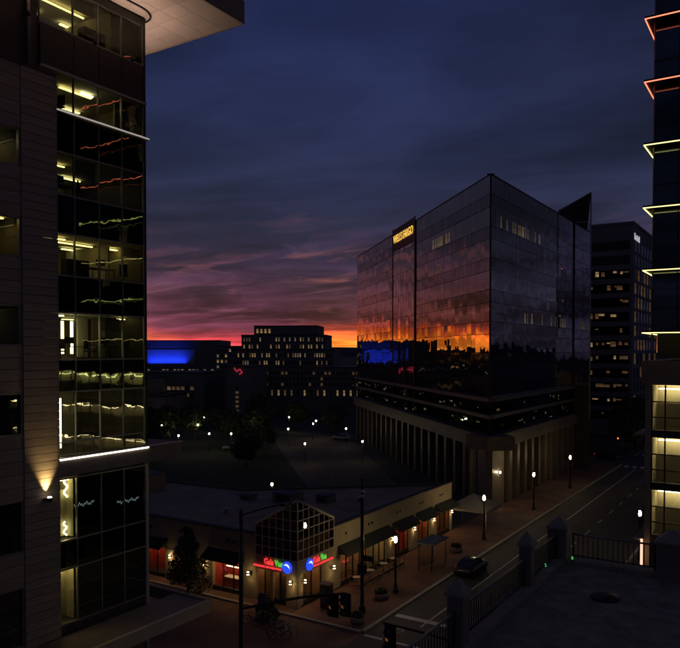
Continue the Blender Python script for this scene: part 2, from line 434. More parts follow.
def wloc(o):
    v = Vector((0, 0, 0))
    while o is not None: v = v + o.location; o = o.parent
    return v
def link(name, data, parent=None, loc=(0, 0, 0), rot=(0, 0, 0)):
    o = bpy.data.objects.new(name, data); COL.objects.link(o)
    o.parent = parent; o.location = loc; o.rotation_euler = rot
    return o
def tag(o, label=None, cat=None, group=None, kind=None):
    if label: o['label'] = label
    if cat: o['category'] = cat
    if group: o['group'] = group
    if kind: o['kind'] = kind
    return o
def thing(name, label, cat, loc=(0, 0, 0), group=None, rz=0):
    return tag(link(name, None, None, loc, (0, 0, rz)), label, cat, group)
def part(name, mb, m, parent=None, fix=True):
    """Mesh given in world coordinates, hung under parent."""
    off = wloc(parent) if parent else (0, 0, 0)
    return link(name, mb.mesh(name, m, off, fix), parent)
def solo(name, mb, m, label, cat, base, group=None):
    """A thing that is one mesh, its origin at its base."""
    o = link(name, mb.mesh(name, m, base), None, base)
    return tag(o, label, cat, group)
def struct(name, mb, m):
    return tag(link(name, mb.mesh(name, m)), kind='structure')
_cache = {}
def slab(name, parent, F, t0, t1, z0, z1, n, thk, m, tilt=0.0):
    """One pane, panel or board on a facade: shared mesh, own object."""
    w, h = round(t1 - t0, 3), round(z1 - z0, 3)
    key = (w, h, thk, m)
    if key not in _cache:
        _cache[key] = MB().box(-w / 2, w / 2, -thk / 2, thk / 2, -h / 2, h / 2).mesh(name, m)
    c = Vector(F.p((t0 + t1) / 2, n, (z0 + z1) / 2)) - wloc(parent)
    return link(name, _cache[key], parent, c, (random.gauss(0, tilt), 0, F.a + random.gauss(0, tilt)))
def copy_tree(o, parent=None, loc=None, rz=None, label=None, mats=None):
    c = o.copy(); COL.objects.link(c); c.parent = parent
    if loc is not None: c.location = loc
    if rz is not None: c.rotation_euler = (0, 0, rz)
    if label: c['label'] = label
    for ch in list(o.children): copy_tree(ch, c)
    return c
def text_mesh(body, size, ext, m, xscale=1.0, bold=0.0):
    cu = bpy.data.curves.new('lettering', 'FONT'); cu.body = body; cu.size = size; cu.extrude = ext; cu.offset = bold
    cu.align_x = 'CENTER'; cu.align_y = 'CENTER'
    o = bpy.data.objects.new('lettering', cu); COL.objects.link(o)
    dg = bpy.context.evaluated_depsgraph_get()
    me = bpy.data.meshes.new_from_object(o.evaluated_get(dg))
    bpy.data.objects.remove(o); bpy.data.curves.remove(cu)
    me.transform(Matrix.Diagonal((xscale, 1, 1, 1)))
    me.materials.clear(); me.materials.append(MATS[m])
    return me
def put_text(name, body, size, m, parent, F, t, z, n, xscale=1.0, bold=0.0, ext=0.03):
    o = link(name, text_mesh(body, size, ext, m, xscale, bold), parent)
    X = Vector((-F.t.x, -F.t.y, 0)); Y = Vector((0, 0, 1)); Z = X.cross(Y)
    M = Matrix((X, Y, Z)).transposed()
    o.rotation_euler = M.to_euler()
    o.location = Vector(F.p(t, n, z)) - (wloc(parent) if parent else Vector((0, 0, 0)))
    return o
def spot(name, parent, loc, direction, watt, angle, col, blend=0.6, radius=0.03):
    ld = bpy.data.lights.new(name, 'SPOT'); ld.energy = watt; ld.spot_size = R(angle); ld.spot_blend = blend; ld.color = col; ld.shadow_soft_size = radius
    o = bpy.data.objects.new(name, ld); COL.objects.link(o); o.parent = parent
    o.location = Vector(loc) - (wloc(parent) if parent else Vector((0, 0, 0)))
    o.rotation_euler = Vector(direction).normalized().to_track_quat('-Z', 'Y').to_euler()
    return o

# ================================================================== the setting
struct('ground', MB().box(-4500, 4500, -3000, 6000, -0.6, 0.0), 'earth')
struct('main_road', MB().box(-25.65, -13.35, -120, 420, -0.3, 0.004), 'asphalt')
struct('cross_road', MB().box(-300, -25.65, 134.5, 147.5, -0.3, 0.005), 'asphalt')
struct('cross_road_east', MB().box(-13.35, 200, 134.5, 147.5, -0.3, 0.005), 'asphalt')
struct('brick_street', MB().box(-140, -25.65, 31.2, 43.6, -0.3, 0.012), 'paving_brick')
def pavement(name, x0, x1, y0, y1, m='paving_brick'):
    struct(name, MB().box(x0, x1, y0, y1, -0.3, 0.13), m)
pavement('pavement_shops', -32.2, -25.95, 43.9, 134.2)
pavement('pavement_shop_side', -140, -32.25, 43.9, 44.95)
pavement('pavement_office', -140, -25.95, -120, 30.9)
pavement('pavement_terrace', -13.05, -6.9, -120, 134.2)
pavement('pavement_north', -32.2, -25.95, 147.8, 420)
pavement('pavement_north_east', -13.05, -6.9, 147.8, 420)
struct('kerb_shops', MB().box(-25.945, -25.655, 43.9, 134.2, -0.3, 0.142).box(-140, -25.95, 43.605, 43.895, -0.3, 0.142), 'kerb_stone')
struct('kerb_office', MB().box(-25.945, -25.655, -120, 30.9, -0.3, 0.142).box(-140, -25.95, 30.905, 31.195, -0.3, 0.142), 'kerb_stone')
struct('kerb_terrace', MB().box(-13.345, -13.055, -120, 134.2, -0.3, 0.142), 'kerb_stone')
struct('kerb_north', MB().box(-25.945, -25.655, 147.8, 420, -0.3, 0.142).box(-13.345, -13.055, 147.8, 420, -0.3, 0.142), 'kerb_stone')
struct('lawn', MB().prism([(-140, 61), (-64, 61), (-49, 63.5), (-36, 74), (-38, 84), (-88, 138), (-140, 150)], -0.3, 0.06), 'lawn_green')
struct('plaza', MB().prism([(-47, 72), (-38, 80), (-86, 141), (-104, 134)], -0.3, 0.075), 'plaza_paving')
def mark(name, x0, x1, y0, y1): struct(name, MB().box(x0, x1, y0, y1, -0.05, 0.010), 'road_paint')
mark('lane_line', -22.85, -22.72, 47, 131)
mark('stop_line', -25.4, -13.7, 47.9, 48.5)
for i in range(14): mark('lane_dash', -19.3, -19.18, 50 + i * 6.1, 52.4 + i * 6.1)
for i in range(9): mark('crosswalk_bar', -25.0 + i * 1.3, -24.4 + i * 1.3, 131.6, 134.0)
for i in range(9): mark('crosswalk_bar', -25.0 + i * 1.3, -24.4 + i * 1.3, 148.2, 150.8)
mark('crosswalk_line', -25.5, -13.6, 43.4, 43.7); mark('crosswalk_line', -25.5, -13.6, 31.0, 31.3)
# low hills that close the horizon
hb = MB(); ring = []
for i in range(97):
    a = R(-80 + i * 260 / 96)
    rr = 3900 + 250 * math.sin(i * 0.7)
    h = 30 + 16 * math.sin(i * 0.37) + 10 * math.sin(i * 0.91 + 1) + 4 * math.sin(i * 2.3)
    ring.append((-math.sin(a) * rr, math.cos(a) * rr, h))
vs = []
for x, y, h in ring: vs += [(x * 0.9, y * 0.9, -2), (x, y, h), (x * 1.12, y * 1.12, -2)]
hb.add(vs, [(3 * i + k, 3 * i + 3 + k, 3 * i + 4 + k, 3 * i + 1 + k) for i in range(96) for k in (0, 1)], True)
struct('hills', hb, 'hill_earth')

# ================================================================== glass office block (left)
FL = Frame((-32.4, 29.8), (0, -1))          # t runs toward the camera, 0 at the far corner
office = thing('office_building', 'stone clad glass office block with lit rooms under a wide flat roof', 'building', (-40, 20, 0))
SILL = [36.7, 32.5, 28.2, 24.0, 19.6, 14.55]
HEAD = [39.4, 34.5, 30.4, 26.2, 22.05, 17.9]
TW = [0.12, 1.7, 3.3, 4.9, 6.92]
# structure behind the glass: floor slabs, back wall, ceilings
core = MB().obox(FL, 0.02, 20, -14, -6.5, 0, 39.4)
core.obox(FL, 7.2, 20, -6.5, -0.9, 34.1, 39.4)
core.obox(FL, 8.3, 20, -6.5, -4.5, 0, 34.0)
part('core_wall', core, 'interior_wall', office)
LV = [(s, h) for s, h in zip(SILL, HEAD)] + [(10.05, 13.3), (5.65, 8.5)]
for i, (s0, h0) in enumerate(LV):
    nxt = LV[i + 1][1] if i + 1 < len(LV) else 0.1
    part('floor_slab', MB().obox(FL, 0.1, 8.25, -6.4, -0.16, nxt + 0.12, s0 - 0.05), 'carpet', office)
    part('ceiling', MB().obox(FL, 0.1, 8.25, -6.4, -0.2, h0 + 0.02, h0 + 0.10), 'interior_ceiling', office)
    part('end_wall', MB().obox(FL, 0.02, 0.10, -6.4, -0.25, s0 - 0.04, h0), 'interior_wall' if i in (1, 3) else 'dark_panel', office)
# panes and spandrels, one object each
for i in range(6):
    for a, b in zip(TW[:-1], TW[1:]):
        slab('window_pane', office, FL, a + 0.03, b - 0.03, SILL[i] + 0.05, HEAD[i] - 0.05, -0.02, 0.02, 'clear_glass', 0.0012)
    if 0 < i < 6:
        top = SILL[i - 1] if i > 0 else 39.4
        for a, b in zip(TW[:-1], TW[1:]):
            slab('spandrel_panel', office, FL, a + 0.02, b - 0.02, HEAD[i] + 0.05, top - 0.05, -0.03 if i > 1 else 0.04, 0.05,
                 'dark_panel' if i == 1 else 'spandrel_glass', 0.001)
for z0, z1, m in ((10.05, 13.3, 'clear_glass'), (8.55, 10.0, 'spandrel_glass'), (5.65, 8.5, 'clear_glass'), (13.35, 14.0, 'spandrel_glass')):
    for a, b in zip(TW[:-1], TW[1:]):
        slab('window_pane' if m == 'clear_glass' else 'spandrel_panel', office, FL, a + 0.03, b - 0.03, z0 + 0.05, z1 - 0.05, -0.02, 0.02, m, 0.0012)
for z in SILL[1:5] + HEAD[1:] + [10.03, 13.32, 8.52, 5.62, 36.7, 39.0]:
    part('transom', MB().obox(FL, 0.05, 6.95, -0.10, 0.05, z - 0.04, z + 0.04), 'metal_frame', office)
for t in TW:
    for z0, z1 in ((14.6, 34.44), (36.75, 38.95), (5.6, 13.4)):
        part('mullion', MB().obox(FL, t - 0.03, t + 0.03, -0.09, 0.035, z0, z1), 'metal_frame', office)
part('window_ledge', MB().obox(FL, -0.15, 6.25, 0.06, 0.30, 32.38, 32.50), 'light_metal', office)
part('window_ledge', MB().obox(FL, 0.0, 6.9, 0.08, 0.20, 34.42, 34.54), 'light_metal', office)
part('ledge_light', MB().obox(FL, -0.1, 6.2, 0.302, 0.315, 32.40, 32.48), 'ledge_glow', office)  # ledge face made to glow so that it reads as lit
part('header_panel', MB().obox(FL, 0.0, 8.2, -0.2, 0.12, 38.98, 39.38), 'dark_panel', office)
part('corner_post', MB().obox(FL, -0.10, 0.10, -0.16, 0.07, 0.13, 13.42), 'light_metal', office)
part('corner_post', MB().obox(FL, -0.06, 0.08, -0.16, 0.05, 14.46, 39.35), 'black_metal', office)
# ceiling lights inside
def ctube(t0, t1, n0, n1, z, m='tube_light'):
    part('ceiling_light', MB().obox(FL, t0, t1, n0, n1, z - 0.09, z - 0.03), m, office)
ctube(2.5, 4.6, -1.65, -1.5, 34.45, 'tube_light'); ctube(2.6, 3.4, -1.4, -1.25, 34.45, 'tube_light_white')
ctube(2.0, 4.6, -2.3, -2.15, 26.15); ctube(4.6, 6.6, -1.3, -1.15, 26.15); ctube(0.3, 0.9, -2.2, -2.0, 26.15)
ctube(5.0, 6.7, -1.0, -0.8, 22.0, 'tube_light_white'); ctube(0.3, 0.8, -1.6, -1.4, 22.0)
ctube(3.9, 5.1, -2.2, -2.1, 30.35, 'tube_light')
ctube(2.6, 5.6, -3.2, -3.05, 17.85, 'tube_light_white'); ctube(2.2, 5.0, -2.6, -2.5, 39.3)
ctube(5.1, 6.8, -0.5, -0.4, 13.25, 'bright_tube'); ctube(5.1, 6.8, -0.5, -0.4, 8.45, 'bright_tube')
for q, (zc_, lo) in enumerate(((34.45, 0.2), (30.35, 0.2), (26.15, 0.2), (22.0, 0.2), (17.85, 0.2), (39.3, 0.2))):
    for t in (1.2, 3.9): ctube(t, t + 1.3, -4.4, -4.2, zc_, 'room_light')  # dim fill lights added deep in each room to brighten its walls
# room dividers that show as lit panels
def divider(t0, t1, n0, n1, z0, z1, m='interior_wall'):
    part('partition', MB().obox(FL, t0, t1, n0, n1, z0, z1), m, office)
divider(1.9, 2.0, -5, -0.5, 36.8, 39.2); divider(5.7, 6.8, -0.9, -0.8, 28.3, 30.3); divider(0.4, 1.5, -0.9, -0.8, 32.6, 34.4)
divider(2.6, 3.3, -2.0, -1.9, 19.7, 22.0); divider(0.9, 1.8, -2.6, -2.5, 19.7, 22.0); divider(1.6, 1.7, -5, -1.2, 24.1, 26.1)
divider(5.0, 6.85, -0.9, -0.8, 5.7, 8.45, 'interior_wall'); divider(5.0, 6.85, -0.9, -0.8, 10.1, 12.6); divider(4.95, 5.0, -5, -0.2, 5.7, 8.45)
divider(4.95, 5.0, -5, -0.2, 10.1, 13.25); divider(2.0, 5.2, -1.8, -1.7, 5.7, 8.4, 'dark_panel')
for t in (3.9, 4.5): part('light_strip', MB().obox(FL, t, t + 0.12, -1.6, -1.5, 19.9, 21.7), 'panel_light', office)
part('light_strip', MB().obox(FL, 5.0, 5.1, -1.2, -1.1, 14.8, 17.5), 'tube_light_white', office)
part('light_strip', MB().obox(FL, 5.9, 6.0, -1.6, -1.5, 15.0, 17.2), 'panel_light', office)
# lit ledge slab over the lower storeys
part('ledge_slab', MB().obox(FL, -2.6, 7.6, -3.0, 0.30, 13.5, 14.45), 'concrete', office)
part('ledge_coping', MB().obox(FL, -2.66, 7.6, 0.10, 0.36, 14.452, 14.50), 'light_metal', office)
part('ledge_light', MB().obox(FL, 0.1, 6.2, 0.302, 0.34, 14.36, 14.45), 'edge_light', office)
part('rail_glass', MB().obox(FL, 0.1, 6.6, 0.16, 0.175, 14.51, 15.25), 'shop_glass', office)
part('hand_rail', MB().tube(FL.p(0.1, 0.17, 15.28), FL.p(6.6, 0.17, 15.28), 0.03), 'light_metal', office)
# entrance canopy roof with pale edge
part('canopy_roof', MB().obox(FL, -2.1, 24, 0.10, 2.75, 4.55, 5.05), 'dark_stone', office)
part('canopy_edge', MB().obox(FL, -2.2, 24, 2.752, 3.0, 4.45, 5.16), 'pale_stone', office)
part('canopy_edge', MB().obox(FL, -2.35, -2.102, -3.0, 2.75, 4.45, 5.16), 'dark_stone', office)
part('base_wall', MB().obox(FL, 0.02, 24, -6.3, -0.05, 0.13, 4.5), 'dark_stone', office)
# stone clad block nearer the camera
wins = [(29.0, 30.9), (24.6, 26.6), (20.3, 22.3), (15.9, 18.0), (10.1, 12.7), (5.4, 8.4)]
part('block_core', MB().obox(FL, 6.95, 8.2, -6.3, 0.25, 0.13, 33.9), 'dark_stone', office)
z = 5.2; k = 0
while z < 33.9:
    h = min(0.42, 34.0 - z)
    slab('cladding_panel', office, FL, 6.3, 8.22, z + 0.012, z + h - 0.012, 0.315, 0.12, 'cladding' if (k * 7) % 3 else 'cladding_b', 0.002)
    slab('cladding_return', office, Frame((-32.4, 29.8 - 6.3), (-1, 0)), -0.36, -0.05, z + 0.012, z + h - 0.012, -0.06, 0.1, 'cladding_b')
    k += 1; z += 0.42
edges = [5.2] + [v for w in reversed(wins) for v in w] + [34.0]
for z0, z1 in zip(edges[0::2], edges[1::2]):
    n = max(1, round((z1 - z0) / 0.6)); h = (z1 - z0) / n
    for j in range(n):
        slab('cladding_panel', office, FL, 8.25, 20, z0 + j * h + 0.012, z0 + (j + 1) * h - 0.012, 0.28, 0.12, 'cladding' if j % 2 else 'cladding_b')
part('block_cap', MB().obox(FL, 6.25, 20, -0.9, 0.42, 34.01, 34.10), 'dark_panel', office)
for i, (z0, z1) in enumerate(wins):
    for a, b in ((8.28, 11.2), (11.25, 14.2)):
        slab('window_pane', office, FL, a + 0.05, b - 0.02, z0 + 0.04, z1 - 0.04, 0.12, 0.02, 'clear_glass', 0.001)
    part('window_frame', MB().obox(FL, 8.25, 14.3, 0.14, 0.30, z0 - 0.001, z0 + 0.08).obox(FL, 8.25, 14.3, 0.14, 0.30, z1 - 0.08, z1 + 0.001)
         .obox(FL, 8.25, 8.33, 0.14, 0.30, z0 + 0.081, z1 - 0.081).obox(FL, 11.19, 11.26, 0.14, 0.30, z0 + 0.081, z1 - 0.081), 'metal_frame', office)
    part('floor_slab', MB().obox(FL, 8.3, 20, -4.4, 0.1, z0 - 0.4, z0 - 0.02), 'carpet', office)
    part('ceiling', MB().obox(FL, 8.3, 20, -4.4, 0.1, z1 + 0.02, z1 + 0.3), 'interior_ceiling', office)
def ctube2(t0, t1, n, z, m): part('ceiling_light', MB().obox(FL, t0, t1, n, n + 0.16, z - 0.07, z - 0.02), m, office)
ctube2(8.6, 10.2, -0.7, 26.6, 'tube_light'); ctube2(8.7, 9.6, -1.6, 30.9, 'panel_light'); ctube2(9.0, 9.3, -2.4, 22.3, 'panel_light')
divider(8.35, 10.4, -1.6, -1.5, 24.65, 26.1)
# upper wall above the block
part('upper_wall', MB().obox(FL, 6.98, 7.6, -0.9, -0.05, 34.12, 39.35), 'dark_panel', office)
part('down_pipe', MB().tube(FL.p(7.55, 0.05, 34.1), FL.p(7.55, 0.05, 39.3), 0.09), 'metal_frame', office)
part('upper_wall', MB().obox(FL, 7.65, 9.6, -0.85, -0.15, 34.12, 39.35), 'dark_panel', office)
for z0, z1 in ((34.6, 35.7), (38.0, 39.2)):
    slab('window_pane', office, FL, 9.65, 12.0, z0, z1, -0.2, 0.02, 'clear_glass')
    part('window_frame', MB().obox(FL, 9.60, 12.1, -0.18, -0.08, z1, z1 + 0.08).obox(FL, 9.60, 9.66, -0.18, -0.08, z0, z1), 'metal_frame', office)
    part('ceiling_light', MB().obox(FL, 9.9, 11.0, -0.7, -0.6, z1 - 0.2, z1 - 0.14), 'tube_light', office)
part('upper_wall', MB().obox(FL, 9.6, 20, -0.85, -0.15, 35.8, 37.9), 'dark_panel', office)
# roof plate with panelled soffit
roof = part('roof', MB().box(-62, -27.9, 2, 33.3, 39.52, 40.65), 'dark_panel', office)
part('fascia', MB().box(-27.898, -27.80, 1.9, 33.4, 39.40, 40.75).box(-62, -27.9, 33.302, 33.4, 39.40, 40.75), 'cladding', roof)
nx = 0
for i in range(3):
    for j in range(22):
        x1 = -27.95 - i * 1.44; y1 = 33.25 - j * 1.25
        slab('soffit_panel', roof, Frame((0, 0), (1, 0)), x1 - 1.42, x1, 39.44, 39.50, y1 - 0.615, 1.23, 'soffit_panel' if (i + 2 * j) % 3 else 'soffit_panel_b', 0.0005)
for i in range(14):
    for j in range(3):
        x1 = -27.95 - 3 * 1.44 - i * 1.44; y1 = 33.25 - j * 1.17
        slab('soffit_panel', roof, Frame((0, 0), (1, 0)), x1 - 1.42, x1, 39.44, 39.50, y1 - 0.575, 1.15, 'soffit_panel' if (i + j) % 3 else 'soffit_panel_b', 0.0005)
arc = [(-31.35, y, 39.41) for y in (8, 15, 22, 28.6)] + [(-31.35 - 1.2 * (1 - math.cos(R(a))), 28.6 + 1.5 * math.sin(R(a)), 39.41) for a in range(10, 91, 10)] + [(-36, 30.1, 39.41)]
part('soffit_trim', MB().path(arc, 0.06), 'black_metal', roof)
for y in (12, 17, 22, 26, 28.6):
    sp = part('uplight', MB().lathe((-32.0, y, 36.5), [(0.05, 0), (0.11, 0.02), (0.13, 0.2), (0.10, 0.2)], 10), 'black_metal', office)
    spot('uplight_beam', sp, (-31.95, y, 36.75), (0.75, 0.25, 1), 195, 140, (1.0, 0.70, 0.56), 1.0, 0.08)

for x in (-33.5, -36.5, -40.0):
    sp = part('uplight', MB().lathe((x, 30.05, 36.5), [(0.05, 0), (0.11, 0.02), (0.13, 0.2), (0.10, 0.2)], 10), 'black_metal', office)
    spot('uplight_beam', sp, (x, 30.1, 36.75), (0.15, 0.7, 1), 195, 150, (1.0, 0.70, 0.56), 1.0, 0.08)
part('north_wall', MB().box(-45, -32.5, 29.72, 29.80, 5.2, 39.35), 'dark_panel', office)

# things on and in the office block
up = thing('wall_uplight', 'small bright uplight grazing the stone pier of the office block', 'wall lamp', (-31.85, 22.75, 12.55))
part('bracket', MB().box(-32.05, -31.85, 22.6, 22.9, 12.5, 12.6), 'black_metal', up)
part('housing', MB().lathe((-31.72, 22.75, 12.42), [(0.05, 0), (0.12, 0.03), (0.13, 0.22), (0.11, 0.225)], 12), 'black_metal', up)
part('lens', MB().lathe((-31.72, 22.75, 12.60), [(0.12, 0.05), (0.10, 0.10), (0.02, 0.12)], 12), 'edge_light', up)
spot('beam', up, (-31.84, 22.75, 12.74), (-0.10, 0, 1), 560, 62, (1.0, 0.70, 0.30), 1.0, 0.05)
def desk(x, y, z, label):
    d = thing('desk', label, 'desk', (x, y, z), 'desks behind the office windows')
    part('desk_top', MB().box(x - 0.4, x + 0.4, y - 0.8, y + 0.8, z + 0.70, z + 0.74), 'furniture', d)
    for sx in (-0.36, 0.36):
        for sy in (-0.75, 0.75): part('leg', MB().tube((x + sx, y + sy, z), (x + sx, y + sy, z + 0.7), 0.025), 'black_metal', d)
    part('monitor', MB().box(x + 0.1, x + 0.14, y - 0.3, y + 0.3, z + 0.9, z + 1.25).box(x + 0.1, x + 0.14, y - 0.04, y + 0.04, z + 0.74, z + 0.9), 'black_metal', d)
desk(-33.4, 25.2, 19.56, 'dark desk with monitor in the office room with white strip lamps')
desk(-33.5, 27.6, 19.56, 'dark desk with monitor at the glass corner of the strip lamp room')
desk(-33.4, 27.3, 23.96, 'dark desk with monitor under the long yellow tube lamps')
desk(-33.4, 24.6, 28.16, 'dark desk with monitor beside the pale lit partition')
for (t0, t1, z0, z1) in ((3.4, 4.8, 29.3, 30.3), (1.8, 3.2, 21.2, 22.0), (0.2, 1.6, 33.3, 34.4), (0.2, 1.6, 16.9, 17.85), (3.4, 4.8, 38.2, 39.0), (0.2, 1.6, 25.5, 26.1)):
    n_ = int((z1 - z0) / 0.09)
    for i in range(n_): part('blind_slat', MB().obox(FL, t0, t1, -0.24, -0.18, z0 + i * 0.09, z0 + i * 0.09 + 0.05), 'furniture', office)
def office_chair(y, z, a, label):
    c = thing('office_chair', label, 'chair', (-33.0, y, z), 'swivel chairs behind the office windows', a)
    link('seat', MB().box(-0.24, 0.24, -0.24, 0.24, 0.44, 0.52).mesh('seat', 'furniture'), c)
    link('backrest', MB().box(-0.22, 0.22, 0.20, 0.27, 0.6, 1.15).mesh('backrest', 'furniture'), c)
    link('stem', MB().tube((0, 0, 0.06), (0, 0, 0.44), 0.03).mesh('stem', 'black_metal'), c)
    b = MB()
    for q in range(5): b.tube((0, 0, 0.10), (0.28 * math.cos(q * 1.257), 0.28 * math.sin(q * 1.257), 0.04), 0.02, None, 6)
    link('base', b.mesh('base', 'black_metal'), c)
for y, z, a, lab in ((24.3, 19.56, 0.4, 'dark swivel chair beside the white strip lamps'), (26.3, 19.56, 2.0, 'dark swivel chair between the two desks of the strip lamp room'), (28.9, 19.56, 1.1, 'dark swivel chair at the glass corner of the strip lamp room'),
                     (28.7, 23.96, 0.9, 'dark swivel chair at the glass corner under the yellow tubes'), (25.9, 28.16, 2.4, 'dark swivel chair behind the half drawn blind'), (24.4, 32.46, 0.2, 'dark swivel chair in the room above the glowing ledge')):
    office_chair(y, z, a, lab)
for (y, z, lab) in ((26.6, 36.66, 'dark storage cabinet at the window under the overhanging roof'), (25.4, 23.96, 'dark storage cabinet beside the window below the yellow tube lamps')):
    cb = thing('cabinet', lab, 'cabinet', (-33.0, y, z), 'dark cabinets behind the office windows')
    part('carcass', MB().box(-33.3, -32.75, y - 0.7, y + 0.7, z, z + 1.0), 'furniture', cb)
    for s in (-0.35, 0.35): part('door', MB().box(-32.748, -32.73, y + s - 0.33, y + s + 0.33, z + 0.05, z + 0.95), 'furniture', cb)
for (t0, zz, L_, lab) in ((5.0, 11.7, 1.5, 'blue white script light in the lower office window beside the yellow wall'), (1.9, 11.35, 1.6, 'blue white script light in the lower office window by the corner post')):
    pts = [FL.p(t0 - L_ * i / 34.0, -0.35, zz + 0.085 * math.sin(i * 1.7) + 0.06 * math.sin(i * 0.63)) for i in range(35)]
    solo('script_light', MB().path(pts, 0.014, 5), 'script_light', lab, 'light sign', pts[17])
FX = [(5.15, 13.2, 12.2), (5.2, 10.9, 10.15)]
for t, z1, z0 in FX:
    pts = [FL.p(t + 0.10 * math.sin(i * 0.9), -0.6, z1 + (z0 - z1) * i / 12) for i in range(13)]
    solo('pendant_lamp', MB().path(pts, 0.05, 6), 'panel_light', 'wavy yellow pendant lamp %s the script light window' % ('above' if z1 > 12 else 'low in'), 'lamp', pts[0])

# ================================================================== mirror glass tower
C = (-32.4, 86.5); DIAG = 79.8; STREET = 40.1; ZP = 8.6; ZN = 14.3; ZT = 42.25
FD = Frame(C, (-0.682, 0.731))                     # long diagonal face, t from the sharp corner
FS = Frame((-32.4, 126.6), (0, -1))                # street face, t = 0 at the far end
FB = Frame((-29.6, 126.6), (-1, 0))                # short return wall at the far end
Lp = FD.p(DIAG, 0, 0)
tower = thing('glass_tower', 'wedge shaped office tower of bronze mirror glass reflecting the sunset above stone columns', 'building', (-45, 110, 0))
cp = FD.p(0.2, -0.5, 0)
part('tower_core', MB().prism([(-32.75, 87.6), (-32.75, 126.75), (-36, 139.2), (-70, 152), (Lp[0] + 0.5, Lp[1] - 0.2), FD.p(1, -0.35, 0)[:2]], ZP, ZT - 0.1), 'dark_panel', tower)
NS = 7; SH = (ZT - ZN) / NS
def band(F, t0, t1, cols, z0, z1, m, jitter, name, parent, n=0.0):
    mb = MB(); w = (t1 - t0) / cols
    for i in range(cols):
        a = t0 + i * w + 0.015; b = t0 + (i + 1) * w - 0.015
        d = [random.gauss(0, jitter) for _ in range(3)]
        mb.add([F.p(a, n + d[0], z0 + 0.03), F.p(b, n + d[1], z0 + 0.03), F.p(b, n + d[2], z1 - 0.03), F.p(a, n + d[0] + d[2] - d[1], z1 - 0.03)], [(0, 1, 2, 3)])
    o = part(name, mb, m, parent)
    return o
def pane_lit(F, t0, w, z0, z1, m):
    slab('lit_window', tower, F, t0, t0 + w, z0, z1, 0.02, 0.02, m)
for i in range(NS):
    z0 = ZN + i * SH; zm = z0 + SH * 0.40; z1 = z0 + SH
    band(FD, 0.15, DIAG, 50, z0, zm, 'tower_spandrel', 0.0075, 'spandrel_band', tower)
    band(FD, 0.15, DIAG, 50, zm, z1, 'tower_glass', 0.0075, 'glass_band', tower)
    band(FS, 0.02, STREET - 0.15, 25, z0, zm, 'tower_spandrel_street', 0.0065, 'spandrel_band', tower)
    band(FS, 0.02, STREET - 0.15, 25, zm, z1, 'tower_glass_street', 0.0065, 'glass_band', tower)
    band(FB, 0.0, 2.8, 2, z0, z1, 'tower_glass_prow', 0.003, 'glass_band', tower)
    if i % 2 == 0:
        part('floor_trim', MB().obox(FD, 0.0, DIAG, -0.05, 0.045, z0 - 0.03, z0 + 0.03), 'dark_panel', tower)
        part('floor_trim', MB().obox(FS, 0.05, STREET, -0.05, 0.045, z0 - 0.05, z0 + 0.05), 'light_metal', tower)
part('corner_trim', MB().tube((-32.4, 86.5, ZP), (-32.4, 86.5, ZT), 0.12), 'dark_panel', tower)
part('parapet', MB().obox(FD, 0.0, DIAG, -0.5, 0.06, ZT - 0.09, ZT + 0.06).obox(FS, 0, STREET, -0.5, 0.062, ZT - 0.092, ZT + 0.058), 'dark_panel', tower)
part('roof_plant', MB().box(-40, -34.6, 101, 106, ZT - 0.2, ZT + 1.0), 'dark_panel', tower)
# raised tip: a glass wall climbing to a point, with a dark plate folding down to the facade
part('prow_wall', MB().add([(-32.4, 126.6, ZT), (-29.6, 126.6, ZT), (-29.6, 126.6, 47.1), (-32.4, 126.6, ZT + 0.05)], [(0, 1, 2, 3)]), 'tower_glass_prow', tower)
part('prow_block', MB().prism([(-32.6, 126.72), (-29.66, 126.72), (-33.3, 139), (-36, 139)], 0.1, ZT - 0.15), 'dark_panel', tower)
part('prow_roof', MB().add([(-32.42, 117.3, ZT), (-32.42, 126.58, ZT), (-29.6, 126.62, 47.1), (-32.6, 117.3, ZT + 0.5), (-32.6, 126.7, ZT + 0.5), (-29.7, 127.2, 47.3)],
     [(0, 1, 2), (3, 5, 4), (0, 2, 5, 3), (1, 4, 5, 2), (0, 3, 4, 1)]), 'dark_panel', tower)
part('prow_edge', MB().tube((-29.6, 126.58, 8.6), (-29.6, 126.58, 47.1), 0.1), 'light_metal', tower)
part('corner_joint', MB().tube((-32.38, 126.55, 8.6), (-32.38, 126.55, ZT), 0.16), 'black_metal', tower)
# projecting sign bay on the diagonal face
for t in (32.6, 47.0):
    part('bay_fin', MB().obox(FD, t - 0.2, t + 0.2, 0.05, 0.17, ZP, 43.0), 'black_metal', tower)
part('bay_head', MB().obox(FD, 32.82, 46.78, 0.05, 0.12, 38.9, 42.9), 'black_metal', tower)
for i in range(NS):
    z0 = ZN + i * SH
    if i < NS - 1: band(FD, 33.0, 46.6, 8, z0, z0 + SH, 'tower_glass', 0.010, 'glass_band', tower, 0.10)
    else: band(FD, 33.0, 46.6, 8, z0, 38.85, 'tower_glass', 0.010, 'glass_band', tower, 0.10)
ws = thing('bank_sign', 'golden lit capital letters high on the mirror glass tower', 'sign', FD.p(40, 0.5, 40.0))
put_text('lettering', 'WELLS FARGO', 2.0, 'sign_gold', ws, FD, 39.8, 40.9, 0.2, 0.98, 0.02)
